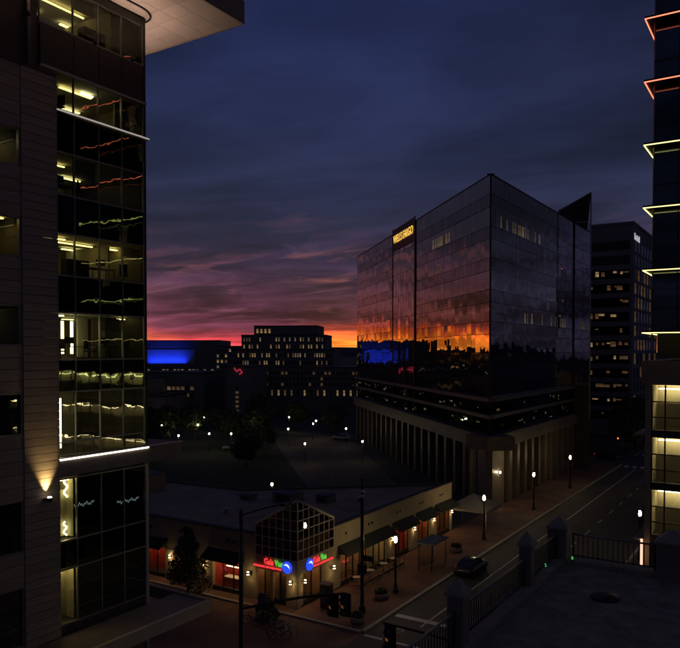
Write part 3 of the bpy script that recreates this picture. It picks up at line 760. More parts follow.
# lit windows on the tower
for t, fl, n_, m in ((56, 6, 1, 0), (38, 5, 2, 0), (22.5, 5, 5, 1), (20.0, 5, 2, 0), (16.3, 5, 2, 1), (21.0, 4, 3, 0), (19.2, 4, 1, 1), (46, 3, 1, 0), (12, 2, 2, 0)):
    z0 = ZN + fl * SH + SH * 0.42
    for q in range(n_):
        if random.random() < 0.2: continue
        pane_lit(FD, t - q * 1.0, random.choice((0.4, 0.7)), z0 + 0.1, z0 + (1.5 if m else 1.2), 'tower_window_bright' if m else 'tower_window')
for t, fl, n_, m in ((STREET - 3, 5, 3, 1), (STREET - 6.5, 5, 4, 0), (STREET - 11, 5, 5, 1), (STREET - 18.5, 5, 3, 1), (STREET - 14, 2, 4, 1), (STREET - 19, 2, 5, 0), (STREET - 25, 2, 6, 1), (STREET - 32, 2, 4, 0)):
    z0 = ZN + fl * SH + SH * 0.42
    for q in range(n_):
        if random.random() < 0.3: continue
        pane_lit(FS, t - q * 1.05 + random.uniform(0, 0.2), random.choice((0.3, 0.45, 0.7)), z0 + 0.1, z0 + 1.4 + 0.3 * random.random(), random.choice(['tower_window', 'tower_window_bright'] if m else ['tower_window']))
# neck storeys and ledges
for F, t0, t1, cols in ((FD, 0.15, DIAG, 50), (FS, 0.02, STREET - 0.15, 25)):
    band(F, t0, t1, cols, ZP + 0.9, ZP + 3.0, 'spandrel_glass', 0.003, 'glass_band', tower, -0.12)
    band(F, t0, t1, cols, ZP + 3.5, ZN - 0.6, 'spandrel_glass', 0.003, 'glass_band', tower, -0.12)
part('ledge', MB().obox(FD, -0.9, DIAG, -0.3, 0.62, ZN - 0.55, ZN - 0.08), 'granite', tower)
part('ledge', MB().obox(FS, 0.0, STREET + 0.4, -0.3, 0.6, ZN - 0.56, ZN - 0.09), 'granite', tower)
part('ledge', MB().obox(FD, -0.6, DIAG, -0.3, 0.40, ZP + 3.0, ZP + 3.45), 'granite', tower)
part('ledge', MB().obox(FS, 0.0, STREET + 0.2, -0.3, 0.38, ZP + 2.99, ZP + 3.44), 'granite', tower)
part('ledge', MB().obox(FD, -1.4, DIAG, -2.8, 0.85, ZP - 0.9, ZP + 0.85), 'granite', tower)
part('ledge', MB().obox(FS, 0.0, STREET + 0.8, -2.8, 0.82, ZP - 0.91, ZP + 0.84), 'granite', tower)
# arcade of stone columns with dark glazing behind
for i in range(20):
    t = 4.0 + i * 3.9
    part('column', MB().obox(FD, t - 0.5, t + 0.5, -0.7, 0.45, 0.1, ZP - 0.92), 'granite', tower)
for i in range(12):
    t = 1.2 + i * 3.2
    part('column', MB().obox(FS, t - 0.5, t + 0.5, -0.7, 0.42, 0.13, ZP - 0.92), 'granite', tower)
part('corner_pier', MB().prism([(-31.9, 86.2), (-31.95, 90.5), (-34.5, 90.5), FD.p(3.0, 0.4, 0)[:2], FD.p(0.2, 0.5, 0)[:2]], 0.1, ZP - 0.91), 'granite', tower)
part('arcade_wall', MB().prism([(-35.2, 92), (-35.2, 126.5), (-33, 126.6), (-70, 152), FD.p(79, -3, 0)[:2], FD.p(5, -3.0, 0)[:2]], 0.1, ZP - 0.95), 'dark_glass_unlit', tower)
for F, ts in ((FD, (27, 28.2, 48, 49, 52, 60, 64)), (FS, (9, 14.5, 15.3))):
    for t in ts: slab('lit_window', tower, F, t, t + 0.6, 4.5 + random.random() * 2, 6.8, -2.4 if F is FS else -2.9, 0.04, 'lit_window_cool')
# glowing chips laid on the neck glass to imitate reflected city lights
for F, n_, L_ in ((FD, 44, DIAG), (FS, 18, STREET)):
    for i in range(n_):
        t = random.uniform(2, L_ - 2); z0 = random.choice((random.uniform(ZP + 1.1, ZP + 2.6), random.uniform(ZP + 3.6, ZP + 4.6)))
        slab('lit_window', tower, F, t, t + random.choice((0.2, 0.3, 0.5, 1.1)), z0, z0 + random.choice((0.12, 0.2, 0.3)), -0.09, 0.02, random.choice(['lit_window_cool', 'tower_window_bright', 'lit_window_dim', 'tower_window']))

# ================================================================== LED trimmed tower (right)
FR = Frame((21.75, 53.9), (-1, 0)); WR = 30.2           # front face, t = WR at the street corner
FRS = Frame((-8.45, 53.9), (0, 1))                      # street face (n points to -X)
led = thing('led_tower', 'dark glass tower with red and yellow light bars on every floor edge above lit podium', 'building', (5, 60, 0))
part('tower_core', MB().box(-8.15, 21.6, 54.3, 80, 19.6, 58), 'dark_panel', led)
LEDZ = [21.3 + 4.25 * i for i in range(8)]
cols = [WR - 0.05 - i * 1.55 for i in range(20)]
for k_, zl in enumerate(LEDZ):
    red = k_ >= 4
    t0 = WR - 11.0; tE = WR + 0.45
    br = part('brow', MB().obox(FR, t0, tE, -0.1, 1.2, zl + 0.04, zl + 0.16).obox(FRS, -1.2 + 1.21, 20, -0.1, 0.45, zl + 0.04, zl + 0.16), 'black_metal', led)
    part('light_bar', MB().obox(FR, t0, tE, 1.14, 1.2, zl - 0.025, zl + 0.038), 'led_red' if red else 'led_yellow', br)
    part('light_bar', MB().obox(FRS, -1.09, 20, 0.39, 0.45, zl - 0.025, zl + 0.038), 'led_red' if red else 'led_yellow', br)
    for i in range(18):
        b = cols[i]; a = cols[i + 1]
        slab('window_pane', led, FR, a + 0.03, b - 0.03, zl + 1.75, zl + 4.2, -0.02, 0.03, 'teal_glass', 0.0015)
        slab('spandrel_panel', led, FR, a + 0.02, b - 0.02, zl + 0.2, zl + 1.68, -0.03, 0.03, 'teal_glass', 0.0012)
    part('transom', MB().obox(FR, 0, WR, -0.06, 0.04, zl + 1.68, zl + 1.75), 'black_metal', led)
    part('side_glass', MB().obox(FRS, 0.05, 25, -0.06, -0.01, zl + 0.2, zl + 4.2), 'teal_glass', led)
for t, zl in ((WR - 3.3, LEDZ[4]), (WR - 4.9, LEDZ[5]), (WR - 6.4, LEDZ[2]), (WR - 9.5, LEDZ[1])):
    slab('lit_window', led, FR, t + 0.1, t + 1.5, zl + 1.9, zl + 3.9, 0.012, 0.012, 'lit_window_dim')
part('corner_post', MB().tube((-8.43, 53.92, 19.6), (-8.43, 53.92, 55), 0.05), 'metal_frame', led)
# podium with three lit storeys
part('podium_cornice', MB().obox(FR, -0.5, WR + 0.55, -20, 0.6, 17.75, 19.4), 'dark_stone', led)
part('pilaster', MB().obox(FR, WR - 0.02, WR + 0.36, -0.6, 0.12, 0.13, 17.74), 'stucco', led)
rows = [(14.6, 17.7), (10.95, 14.05), (7.3, 10.4), (3.6, 6.9)]
tcols = [WR - 0.04, WR - 0.92] + [WR - 0.92 - 1.7 * i for i in range(1, 16)]
for r, (z0, z1) in enumerate(rows):
    part('floor_slab', MB().obox(FR, -0.4, WR + 0.30, -14, 0.10, z0 - 0.54, z0 - 0.02), 'dark_panel', led)
    part('side_canopy', MB().obox(FR, WR + 0.362, WR + 1.0, -9, 0.55, z0 - 0.42, z0 - 0.28), 'dark_stone', led)
    part('back_wall', MB().obox(FR, -0.3, WR - 0.1, -2.3, -2.2, z0, z1), 'interior_wall', led)
    part('ceiling', MB().obox(FR, -0.3, WR - 0.1, -4.5, -0.25, z1 + 0.0, z1 + 0.06), 'interior_ceiling', led)
    part('side_wall', MB().obox(FR, WR - 0.12, WR - 0.03, -4.5, -0.1, z0, z1 - 0.01), 'interior_wall', led)
    h = z1 - z0; zs = [z0, z0 + 0.28 * h, z0 + 0.63 * h, z1]
    for b, a in zip(tcols[:-1], tcols[1:]):
        for q in range(3):
            slab('window_pane', led, FR, a + 0.05, b - 0.05, zs[q] + 0.04, zs[q + 1] - 0.04, 0.0, 0.02, 'shop_glass', 0.001)
        part('mullion', MB().obox(FR, b - 0.05, b + 0.05, -0.08, 0.06, z0, z1), 'black_metal', led)
    for q in (1, 2): part('transom', MB().obox(FR, 0.5, WR - 0.1, -0.07, 0.05, zs[q] - 0.04, zs[q] + 0.04), 'black_metal', led)
    if r < 3:
        for i in range(7):
            t = WR - 0.25 - i * 4.2
            part('ceiling_light', MB().obox(FR, t - 3.3, t, -1.85, -1.65, z1 - 0.36, z1 - 0.28), 'podium_light', led)
        part('blind', MB().obox(FR, 0.5, WR - 0.15, -1.35, -1.30, z0 + 0.02, z0 + 0.58 * h), 'interior_wall', led)
solo('light_column', MB().box(-8.95, -8.80, 53.2, 53.35, 5.2, 7.0), 'strip_orange', 'glowing orange white light strip below the lit podium windows', 'light strip', (-8.9, 53.3, 5.2))

# office block beyond it on the same side, seen only in the mirror glass
side = thing('street_building', 'plain grey office block beyond the light bar tower on its side of the street', 'building', (8, 105, 0))
part('wall', MB().box(-6.8, 25, 84, 131, 0.1, 17), 'far_wall_grey', side)
FQ = Frame((-6.8, 84), (0, 1))
for z0 in (3, 7, 11):
    for i in range(14):
        slab('window', side, FQ, 1 + i * 3.3, 3.4 + i * 3.3, z0, z0 + 2.2, 0.03, 0.06, 'lit_window_dim' if random.random() < 0.15 else 'dark_glass_unlit')

# ================================================================== far buildings
def far_frame(lat, dep, rz):
    x = lat * math.cos(TH) - dep * math.sin(TH); y = lat * math.sin(TH) + dep * math.cos(TH)
    return Vector((x, y)), rz
def far_building(label, lat, dep, rz, tiers, wallm, wins_, group='buildings beyond the plaza', depth=22, extra=None):
    """tiers: (s0, s1, z0, z1) along the front; wins_: (s0, s1, z0, z1, nx, nz, fill, lit share, materials)."""
    (c, rz) = far_frame(lat, dep, rz)
    F = Frame((c.x, c.y), (-math.cos(rz), -math.sin(rz)))
    b = thing('city_building', label, 'building', (c.x, c.y, 0), group)
    for j, (s0, s1, z0, z1, back) in enumerate(tiers):
        part('wall', MB().obox(F, -s1, -s0, -depth, -back, z0, z1), wallm, b)
        part('roof_edge', MB().obox(F, -s1 - 0.15, -s0 + 0.15, -depth - 0.1, -back + 0.2, z1, z1 + 0.35), 'dark_panel', b)
    for (s0, s1, z0, z1, nx_, nz_, fill, share, ms, back) in wins_:
        w = (s1 - s0) / nx_; h = (z1 - z0) / nz_
        for i in range(nx_):
            for j in range(nz_):
                lit = random.random() < share
                a = s0 + i * w + w * (1 - fill) / 2; zz = z0 + j * h + h * 0.25
                slab('window', b, F, -(a + w * fill), -a, zz, zz + h * 0.5, -back + (0.03 if lit else 0.015), 0.05, random.choice(ms) if lit else 'dark_glass_unlit')
    return b, F
ml = ['lit_window', 'lit_window', 'lit_window_dim', 'lit_window_cool']
# stepped hotel block
far_building('stepped dark block with rows of small lit windows crowning the skyline', -21, 262, TH - R(6),
    [(-19, 19, 0, 20.6, 0), (-15.5, 15.6, 20.6, 26.0, 1.5), (-11, 12.5, 26.0, 29.4, 2.5)], 'far_wall',
    [(-18.5, 18.5, 12, 20.2, 42, 3, 0.5, 0.42, ml, 0), (-15, 15, 20.7, 25.9, 30, 2, 0.45, 0.42, ml, 1.5), (-10.5, -4.5, 26.2, 29.2, 4, 1, 0.55, 0.95, ['lit_window'], 2.5)])
far_building('long dark colonnaded building with lamplit arcade below the stepped block', -14, 236, TH - R(6),
    [(-17, 24, 0, 14.8, 0)], 'far_wall',
    [(-16, 23, 8.5, 14.0, 30, 3, 0.5, 0.22, ['lit_window_dim', 'lit_window_dim', 'street_window_dim'], 0), (-16, 23, 4.8, 8.4, 18, 1, 0.25, 0.7, ['lit_window_dim', 'lit_window'], 0)])
# block with the blue washed wall
bb, FBB = far_building('broad flat roofed building whose front is washed in deep blue light', -86, 350, TH - R(2),
    [(-36, 27.5, 0, 25.4, 0)], 'far_wall', [(-30, 25, 9.0, 12.5, 30, 1, 0.6, 0.75, ml, 0)], depth=30)
part('blue_wall', MB().obox(FBB, -15.5, 14, 0.02, 0.2, 14.3, 21.2), 'far_wall_pale', bb)
part('flood_shelf', MB().obox(FBB, -12, 9, 2.2, 2.8, 12.4, 12.7).obox(FBB, -12, -11, 0.02, 2.2, 12.4, 12.7).obox(FBB, 8, 9, 0.02, 2.2, 12.4, 12.7), 'far_wall', bb)
for i in range(8):
    t = -10.2 + 2.3 * i
    h = part('flood_light', MB().obox(FBB, t - 0.5, t + 0.5, 2.3, 2.7, 12.7, 13.1), 'black_metal', bb)
    spot('flood_beam', h, FBB.p(t, 2.6, 13.4), (-FBB.n.x * 0.5, -FBB.n.y * 0.5, 1.0), 1500, 95, (0.012, 0.045, 1.0), 1.0, 0.3)
far_building('low dark block with scattered lit windows beside the blue washed building', -51, 330, TH - R(4),
    [(-6.5, 12, 0, 22.5, 0)], 'far_wall', [(-6, 11, 12, 22, 9, 4, 0.5, 0.22, ml, 0)])
far_building('brown walled building with tall lit stair windows behind the plaza trees', -60, 225, TH - R(8),
    [(-6, 18, 0, 13.4, 0)], 'far_wall', [(3, 15, 5.6, 9.8, 8, 2, 0.72, 0.8, ['lit_window_dim', 'lit_window_cool', 'lit_window_dim'], 0), (0.4, 1.8, 5.2, 12.8, 1, 4, 0.8, 0.9, ['lit_window'], 0)])
far_building('plain brown warehouse wall with one orange window behind the plaza trees', -62, 205, TH - R(8),
    [(-16, 5.0, 0, 12.2, 0), (-16, 12, 0, 7.2, 1)], 'far_wall_brown', [(-0.2, 1.0, 7.0, 10.5, 1, 1, 0.8, 1.0, ['lit_window'], 0)])
pn, FPN = far_building('narrow dark building with a pink neon mark facing the plaza', -30, 214, TH - R(8), [(-3.6, 3.2, 0, 15.5, 0)], 'far_wall', [(-1.5, 0.2, 0.5, 10, 1, 7, 0.6, 0.8, ['lit_window_dim'], 0)])
part('neon_mark', MB().path([FPN.p(1.5, 0.2, 15.3), FPN.p(0.7, 0.2, 14.2), FPN.p(-0.3, 0.2, 14.9), FPN.p(-1.0, 0.2, 13.9), FPN.p(-0.1, 0.2, 13.4)], 0.16), 'pink_neon', pn)
# unseen from here except in the mirror glass: more of the town to the left
for q, (lat, dep, w, h, lab) in enumerate(((-150, 300, 40, 17, 'low dark block with a few lit windows far left of the blue building'), (-215, 290, 36, 23, 'dark six storey block far left with a flat roof'), (-290, 300, 50, 14, 'long low shed at the town edge with a few lit windows'),
        (-180, 420, 60, 21, 'dark broad block behind the low town buildings'), (-120, 232, 26, 13, 'two storey dark building left of the brown warehouse'), (-380, 330, 60, 19, 'dark block at the far end of the town'))):
    far_building(lab, lat, dep, TH + R(12), [(-w / 2, w / 2, 0, h, 0)], 'far_wall', [(-w / 2 + 2, w / 2 - 2, 4, h - 2, 10, max(2, int(h / 4)), 0.5, 0.25, ml, 0)])
# office tower at the end of the street
ot = thing('street_end_tower', 'grey office tower with bands of lit windows at the end of the street', 'building', (-50, 190, 0))
FO1 = Frame((-32.4, 179.6), (-1, 0)); FO2 = Frame((-32.4, 215), (0, -1))
part('wall', MB().box(-75, -32.4, 179.6, 215, 0.1, 50.0), 'far_wall_grey', ot)
part('roof_edge', MB().box(-75.2, -32.2, 179.4, 215.2, 50.0, 50.6), 'far_wall_grey', ot)
for j in range(13):
    z0 = 4.0 + j * 3.35
    sh = [0.2, 0.75, 0.8, 0.35, 0.75, 0.9, 0.6, 0.6, 0.25, 0.8, 0.7, 0.05, 0.0][j]
    part('window_band', MB().obox(FO1, 0.7, 30, -0.02, 0.06, z0 - 0.1, z0 + 2.0), 'dark_glass_unlit', ot)
    for i in range(16):
        t = 0.9 + i * 1.35
        if random.random() < sh: slab('window', ot, FO1, t, t + random.choice((0.5, 0.8, 1.3)), z0 + random.choice((0.5, 0.9, 1.2)), z0 + random.choice((1.5, 1.7)), 0.08, 0.03, random.choice(['street_window', 'street_window_dim', 'street_window_dim', 'lit_window_dim']))
    for i in range(8):
        t = 2.5 + i * 4.1
        slab('window', ot, FO2, t, t + 1.8, z0 - 0.3, z0 + 2.2, 0.02, 0.06, 'street_window_dim' if random.random() < (0.45 if 3 < j < 11 else 0.08) else 'dark_glass_unlit')
rs = thing('roof_sign', 'small white lit mark near the top corner of the street end tower', 'sign', FO2.p(33, 0.05, 46.5))
for i, (dt, hh) in enumerate(((0, 1.5), (-1.5, 1.0), (-2.8, 1.3), (-4.3, 1.0), (-5.6, 1.4))):
    part('letter_block', MB().obox(FO2, 33 + dt, 34 + dt, 0.02, 0.12, 46.6 - 0.02 * i, 46.6 + hh), 'sign_white', rs)

# ================================================================== corner shop building
shop = thing('shop_building', 'low tan stucco shop building wrapping the street corner under dark awnings', 'building', (-40, 52, 0))
XS, YS, ZR = -32.4, 45.0, 5.4
FA = Frame((XS, YS), (-1, 0))                      # side street face, t = 0 at the corner
FM = Frame((XS, 74.7), (0, -1))                    # main street face, t = 29.7 at the corner
foot = [(XS - 0.3, YS + 0.3), (XS - 0.3, 74.4), (-36.2, 71.2), (-50, 59.6), (-74, 58), (-74, YS + 0.3)]
part('roof_deck', MB().prism(foot, 5.0, 5.08), 'roof_membrane', shop)
par = MB()
loop = foot + [foot[0]]
for (a, b) in zip(loop[:-1], loop[1:]):
    d = Vector((b[0] - a[0], b[1] - a[1])); F_ = Frame(a, d)
    if (a, b) in ((foot[0], foot[1]), (foot[5], foot[0])): continue
    par.obox(F_, 0, d.length, -0.15, 0.15, 0.1, ZR - 0.1)
part('back_parapet', par, 'stucco_dark', shop)
part('coping', MB().obox(FM, -0.1, 25.0, -0.4, 0.10, ZR, ZR + 0.12).obox(FA, 4.3, 41.6, -0.4, 0.10, ZR, ZR + 0.12), 'dark_panel', shop)
def facade(F, L_, openings, t_from, t_to):
    """Upper wall, piers between the shop openings, low stall risers."""
    part('upper_wall', MB().obox(F, t_from, t_to, -0.35, 0.0, 2.75, ZR - 0.002), 'stucco', shop)
    pos = t_from
    for (a, b) in openings:
        if a > pos: part('pier', MB().obox(F, pos, a, -0.35, 0.03, 0.13, 2.748), 'stucco', shop)
        part('stall_riser', MB().obox(F, a + 0.002, b - 0.002, -0.3, -0.05, 0.13, 0.45), 'dark_panel', shop)
        pos = b
    if pos < t_to: part('pier', MB().obox(F, pos, t_to, -0.35, 0.03, 0.13, 2.748), 'stucco', shop)
    for (a, b) in openings:
        n = max(2, round((b - a) / 1.1)); w = (b - a) / n
        for i in range(n):
            slab('window_pane', shop, F, a + i * w + 0.04, a + (i + 1) * w - 0.04, 0.48, 2.72, -0.16, 0.02, 'shop_glass', 0.001)
            part('mullion', MB().obox(F, a + i * w - 0.03, a + i * w + 0.03, -0.2, -0.08, 0.46, 2.74), 'black_metal', shop)
opM = [(0.6, 4.0), (5.9, 8.6), (10.6, 13.4), (15.4, 18.6), (18.9, 23.4), (26.2, 28.9)]
opA = [(1.0, 2.3), (2.5, 3.9), (5.4, 8.7), (11.0, 13.2), (14.2, 17.6), (19, 23)]
facade(FM, 29.7, opM, 0, 29.7); facade(FA, 41.6, opA, 0.002, 41.6)
# shop rooms
def room(F, a, b, wm, light, lm='panel_light', depth=1.9):
    mb = MB().obox(F, a - 0.1, b + 0.1, -depth - 0.1, -depth, 0.13, 2.9).obox(F, a - 0.1, a, -depth, -0.36, 0.13, 2.9).obox(F, b, b + 0.1, -depth, -0.36, 0.13, 2.9)
    part('room_wall', mb, wm, shop)
    part('room_floor', MB().obox(F, a, b, -depth, -0.36, 0.05, 0.14), 'carpet', shop)
    if light: part('ceiling_light', MB().obox(F, a + 0.2, b - 0.2, -0.75, -0.55, 2.70, 2.76), lm, shop)
emis('shop_light_warm', (1.0, 0.62, 0.25), 8.5); emis('shop_light_red', (1.0, 0.40, 0.16), 7.5)
for (a, b), wm, lm in zip(opM, ('orange_panel', 'orange_panel', 'red_panel', 'interior_wall', 'interior_wall', 'interior_wall'), ('shop_light_red', 'shop_light_warm', 'shop_light_red', 'shop_light_warm', 'shop_light_red', 'shop_light_red')):
    room(FM, a, b, wm, True, lm)
for (a, b), wm, lm in zip(opA, ('interior_wall', 'interior_wall', 'red_panel', 'interior_wall', 'red_panel', 'interior_wall'), ('shop_light_red', 'shop_light_red', 'shop_light_warm', 'shop_light_red', 'shop_light_warm', 'shop_light_warm')):
    room(FA, a, b, wm, True, lm)
for F, ts in ((FM, (1.3, 6.4, 7.6, 11.2, 12.4)),):
    for i, t in enumerate(ts):
        slab('wall_poster', shop, F, t, t + 0.7, 0.5, 2.3, -0.9, 0.03, ('orange_panel', 'red_panel', 'orange_panel', 'red_panel', 'orange_panel')[i])
for t in (14.6, 15.7, 16.8):
    slab('wall_poster', shop, FA, t, t + 0.6, 0.7, 2.2, -0.9, 0.03, 'red_panel')
# wall vents along the upper wall
for F, ts in ((FM, (2.5, 3.1, 7.5, 8.1, 12.5, 13.1, 18, 18.6, 22.5)), (FA, (6.3, 7.0, 11.6, 12.4, 16, 17))):
    for t in ts: part('wall_vent', MB().obox(F, t - 0.11, t + 0.11, 0.0, 0.05, 4.35, 4.57), 'black_metal', shop)
# awnings, each its own thing
def awning(F, a, b, label):
    c = F.p((a + b) / 2, 0, 3.0)
    w = thing('awning', label, 'awning', c, 'dark cloth awnings over the shopfronts')
    part('canvas', MB().add([F.p(a, 0.04, 3.65), F.p(b, 0.04, 3.65), F.p(b, 0.95, 3.02), F.p(a, 0.95, 3.02),
                             F.p(a, 0.04, 3.60), F.p(b, 0.04, 3.60), F.p(b, 0.92, 2.99), F.p(a, 0.92, 2.99)],
                            [(0, 1, 2, 3), (7, 6, 5, 4), (0, 3, 7, 4), (1, 5, 6, 2), (0, 4, 5, 1), (3, 2, 6, 7)]), 'awning_cloth', w)
    part('valance', MB().obox(F, a, b, 0.935, 0.96, 2.84, 3.015), 'awning_cloth', w)
    for t in (a + 0.05, b - 0.05):
        part('side_flap', MB().add([F.p(t - 0.02, 0.05, 3.58), F.p(t - 0.02, 0.92, 2.97), F.p(t - 0.02, 0.05, 2.97), F.p(t + 0.02, 0.05, 3.58), F.p(t + 0.02, 0.92, 2.97), F.p(t + 0.02, 0.05, 2.97)],
                                   [(0, 1, 2), (5, 4, 3), (0, 3, 4, 1), (1, 4, 5, 2), (2, 5, 3, 0)]), 'awning_cloth', w)
    part('awning_bar', MB().tube(F.p(a, 0.90, 2.94), F.p(b, 0.90, 2.94), 0.03), 'black_metal', w)
awning(FM, 0.2, 4.6, 'dark awning over the last red shop window, next to the pale tent')
awning(FM, 5.3, 9.2, 'dark awning over the second red shop window from the pale tent')
awning(FM, 9.9, 14.2, 'dark awning over the shop window behind the street lamp')
awning(FM, 14.9, 23.8, 'long dark awning beside the glass corner pavilion on the main street')
awning(FA, 5.2, 9.2, 'dark awning over the shop window with bright counter on the brick street')
awning(FA, 13.9, 18.0, 'dark awning over the shop window with red posters by the office corner')
# corner pavilion of gridded glass, rising to a point at the street corner
pav = thing('glass_pavilion', 'gridded glass corner pavilion with pointed gable above the shop signs', 'pavilion', (XS, YS, 3.8))
PW, PM = 4.1, 5.1; PZ0, PZE, PZT = 3.85, 6.3, 8.6
FA2 = Frame((XS + 0.25, YS - 0.25), (-1, 0)); FM2 = Frame((XS + 0.25, YS - 0.25 + PM), (0, -1))
def gable_face(F, L_, corner_at_zero, nc, nr):
    def top(t):
        s = (1 - t / L_) if corner_at_zero else t / L_
        return PZE + (PZT - PZE) * s
    w = L_ / nc; h = 0.78
    for i in range(nc):
        a, b = i * w, (i + 1) * w
        z = PZ0
        while z < max(top(a), top(b)) - 0.05:
            z1 = z + h
            za, zb = min(z1, top(a)), min(z1, top(b))
            if za - z > 0.06 or zb - z > 0.06:
                za, zb = max(za, z + 0.01), max(zb, z + 0.01)
                d = random.gauss(0, 0.004)
                p = [F.p(a + 0.03, d, z + 0.03), F.p(b - 0.03, -d, z + 0.03), F.p(b - 0.03, -d, zb - 0.03), F.p(a + 0.03, d, za - 0.03)]
                part('glass_pane', MB().quad(*p), 'pavilion_glass', pav)
            z = z1
    for i in range(nc + 1):
        t = i * w
        part('mullion', MB().obox(F, t - 0.035, t + 0.035, -0.04, 0.05, PZ0, top(t)), 'lattice_paint', pav)
    z = PZ0
    while z < PZT - 0.1:
        t0, t1 = 0, L_
        if z > PZE:
            s = (z - PZE) / (PZT - PZE)
            if corner_at_zero: t1 = L_ * (1 - s)
            else: t0 = L_ * s
        part('transom', MB().obox(F, t0, t1, -0.035, 0.045, z - 0.035, z + 0.035), 'lattice_paint', pav)
        z += h
    p0, p1 = F.p(0, 0.02, top(0)), F.p(L_, 0.02, top(L_))
    part('gable_rail', MB().tube(p0, p1, 0.10), 'lattice_paint', pav)
gable_face(FA2, PW, True, 6, 5); gable_face(FM2, PM, False, 7, 5)
kx, ky = XS + 0.25, YS - 0.25
part('pavilion_roof', MB().add([(kx, ky, PZT), (kx - PW, ky, PZE), (kx - PW, ky + PM, 6.9), (kx, ky + PM, PZE), (kx, ky, PZT + 0.08), (kx - PW, ky, PZE + 0.08), (kx - PW, ky + PM, 6.98), (kx, ky + PM, PZE + 0.08)],
     [(0, 1, 2), (0, 2, 3), (4, 6, 5), (4, 7, 6), (0, 4, 5, 1), (1, 5, 6, 2), (2, 6, 7, 3), (3, 7, 4, 0)]), 'dark_panel', pav)
part('pavilion_back', MB().add([(kx - PW, ky, PZ0), (kx - PW, ky + PM, PZ0), (kx - PW, ky + PM, 6.85), (kx - PW, ky, PZE - 0.05)], [(0, 1, 2, 3)])
     .add([(kx - PW, ky + PM, PZ0), (kx, ky + PM, PZ0), (kx, ky + PM, PZE - 0.05), (kx - PW, ky + PM, 6.85)], [(0, 1, 2, 3)]), 'red_panel', pav)
part('sign_band', MB().box(kx - PW, kx, ky, ky + 0.2, 2.75, 3.8).box(kx - 0.2, kx, ky + 0.2, ky + PM, 2.75, 3.8), 'stucco', pav)
part('corner_column', MB().box(kx - 0.45, kx - 0.02, ky + 0.02, ky + 0.45, 0.13, 2.745), 'stucco', pav)
# signs
def swoosh(F, t, z, n, parent):
    mb = MB(); pts_o = []; pts_i = []
    for i in range(11):
        a = R(150 - i * 17)
        pts_o.append((0.30 * math.cos(a), 0.30 * math.sin(a))); k = 0.30 - 0.17 * math.sin(math.pi * i / 10)
        pts_i.append((k * math.cos(a) + 0.02, k * math.sin(a) - 0.02))
    vs = [F.p(t - px_, n, z + pz_) for px_, pz_ in pts_o] + [F.p(t - px_, n, z + pz_) for px_, pz_ in pts_i]
    mb.add(vs, [(i, i + 1, 12 + i, 11 + i) for i in range(10)])
    part('swoosh', mb, 'sign_blue_white', parent)
def shop_sign(F, tc, tt, tb, z, label):
    s = thing('shop_sign', label, 'sign', F.p(tc, 0.1, z), 'lit signs on the corner pavilion')
    dk = MB(); n = 24
    vs = [F.p(tc - 0.46 * math.cos(2 * math.pi * i / n), nn, z + 0.46 * math.sin(2 * math.pi * i / n)) for nn in (0.03, 0.13) for i in range(n)]
    dk.add(vs, [tuple(range(n)), tuple(range(n, 2 * n))] + [(i, (i + 1) % n, (i + 1) % n + n, i + n) for i in range(n)])
    d = part('disc', dk, 'sign_blue', s); swoosh(F, tc, z, 0.145, d)
    put_text('lettering', 'Gela', 0.68, 'neon_red', s, F, tt + 0.48, z + 0.17, 0.1, 0.72, 0.012)
    put_text('lettering', 'Vue', 0.68, 'neon_green', s, F, tt - 0.52, z + 0.17, 0.1, 0.72, 0.012)
    bar = MB()
    for i in range(26):
        a = tb[0] + (tb[1] - tb[0]) * i / 26
        bar.obox(F, a, a + (tb[1] - tb[0]) / 26 * 0.78, 0.06, 0.11, z - 0.32 - (0.02 if i % 3 else 0), z - 0.20 + (0.02 if i % 4 == 0 else 0))
    part('lettering_bar', bar, 'neon_red', s)
shop_sign(FA2, 0.95, 2.25, (1.5, 4.3), 3.28, 'red and green lettering with blue disc on the pavilion, brick street side')
shop_sign(FM2, PM - 1.55, PM - 2.95, (PM - 4.9, PM - 2.05), 3.28, 'red and green lettering with blue disc on the pavilion, main street side')
# wall sconces
def sconce(F, t, z, label, w=3.0):
    s = thing('wall_sconce', label, 'wall lamp', F.p(t, 0.0, z), 'small lamps on the shop walls')
    part('back_plate', MB().obox(F, t - 0.07, t + 0.07, 0.0, 0.08, z - 0.16, z + 0.10), 'black_metal', s)
    c = F.p(t, 0.20, z - 0.06)
    part('shade', MB().lathe((c[0], c[1], c[2]), [(0.14, 0.0), (0.14, 0.10), (0.05, 0.12)], 12), 'black_metal', s)
    part('bulb', MB().lathe((c[0], c[1], c[2] - 0.09), [(0.03, 0), (0.10, 0.03), (0.10, 0.08)], 10), 'sconce_light', s)
    part('bulb', MB().lathe((c[0], c[1], c[2] + 0.13), [(0.08, 0), (0.06, 0.05), (0.02, 0.06)], 10), 'sconce_light', s)
    spot('beam', s, F.p(t, 0.22, z - 0.20), (-0.25 * F.n.x, -0.25 * F.n.y, -1), w, 95, (1.0, 0.66, 0.27), 0.8)
sconce(FM, 0.95 - 0.62, 2.2, 'sconce on the pier at the tent end of the shop front')
sconce(FM, 5.0, 2.2, 'sconce on the pier between the last and second red shop windows')
sconce(FM, 9.6, 2.2, 'sconce on the pier between the second and third red shop windows')
sconce(FM, 14.4, 2.2, 'sconce on the pier behind the sidewalk street lamp')
sconce(FM2, 0.2, 2.25, 'sconce on the pier at the main street end of the pavilion', 5)
sconce(FM2, PM - 0.75, 2.2, 'sconce just round the pavilion corner under the main street sign', 6)
sconce(FA2, 0.55, 2.2, 'sconce at the pavilion corner under the blue disc', 6)
sconce(FA2, 4.75, 2.25, 'sconce at the brick street end of the pavilion sign', 5)
sconce(FA, 9.5, 2.2, 'sconce beside the bright counter window on the brick street', 5)
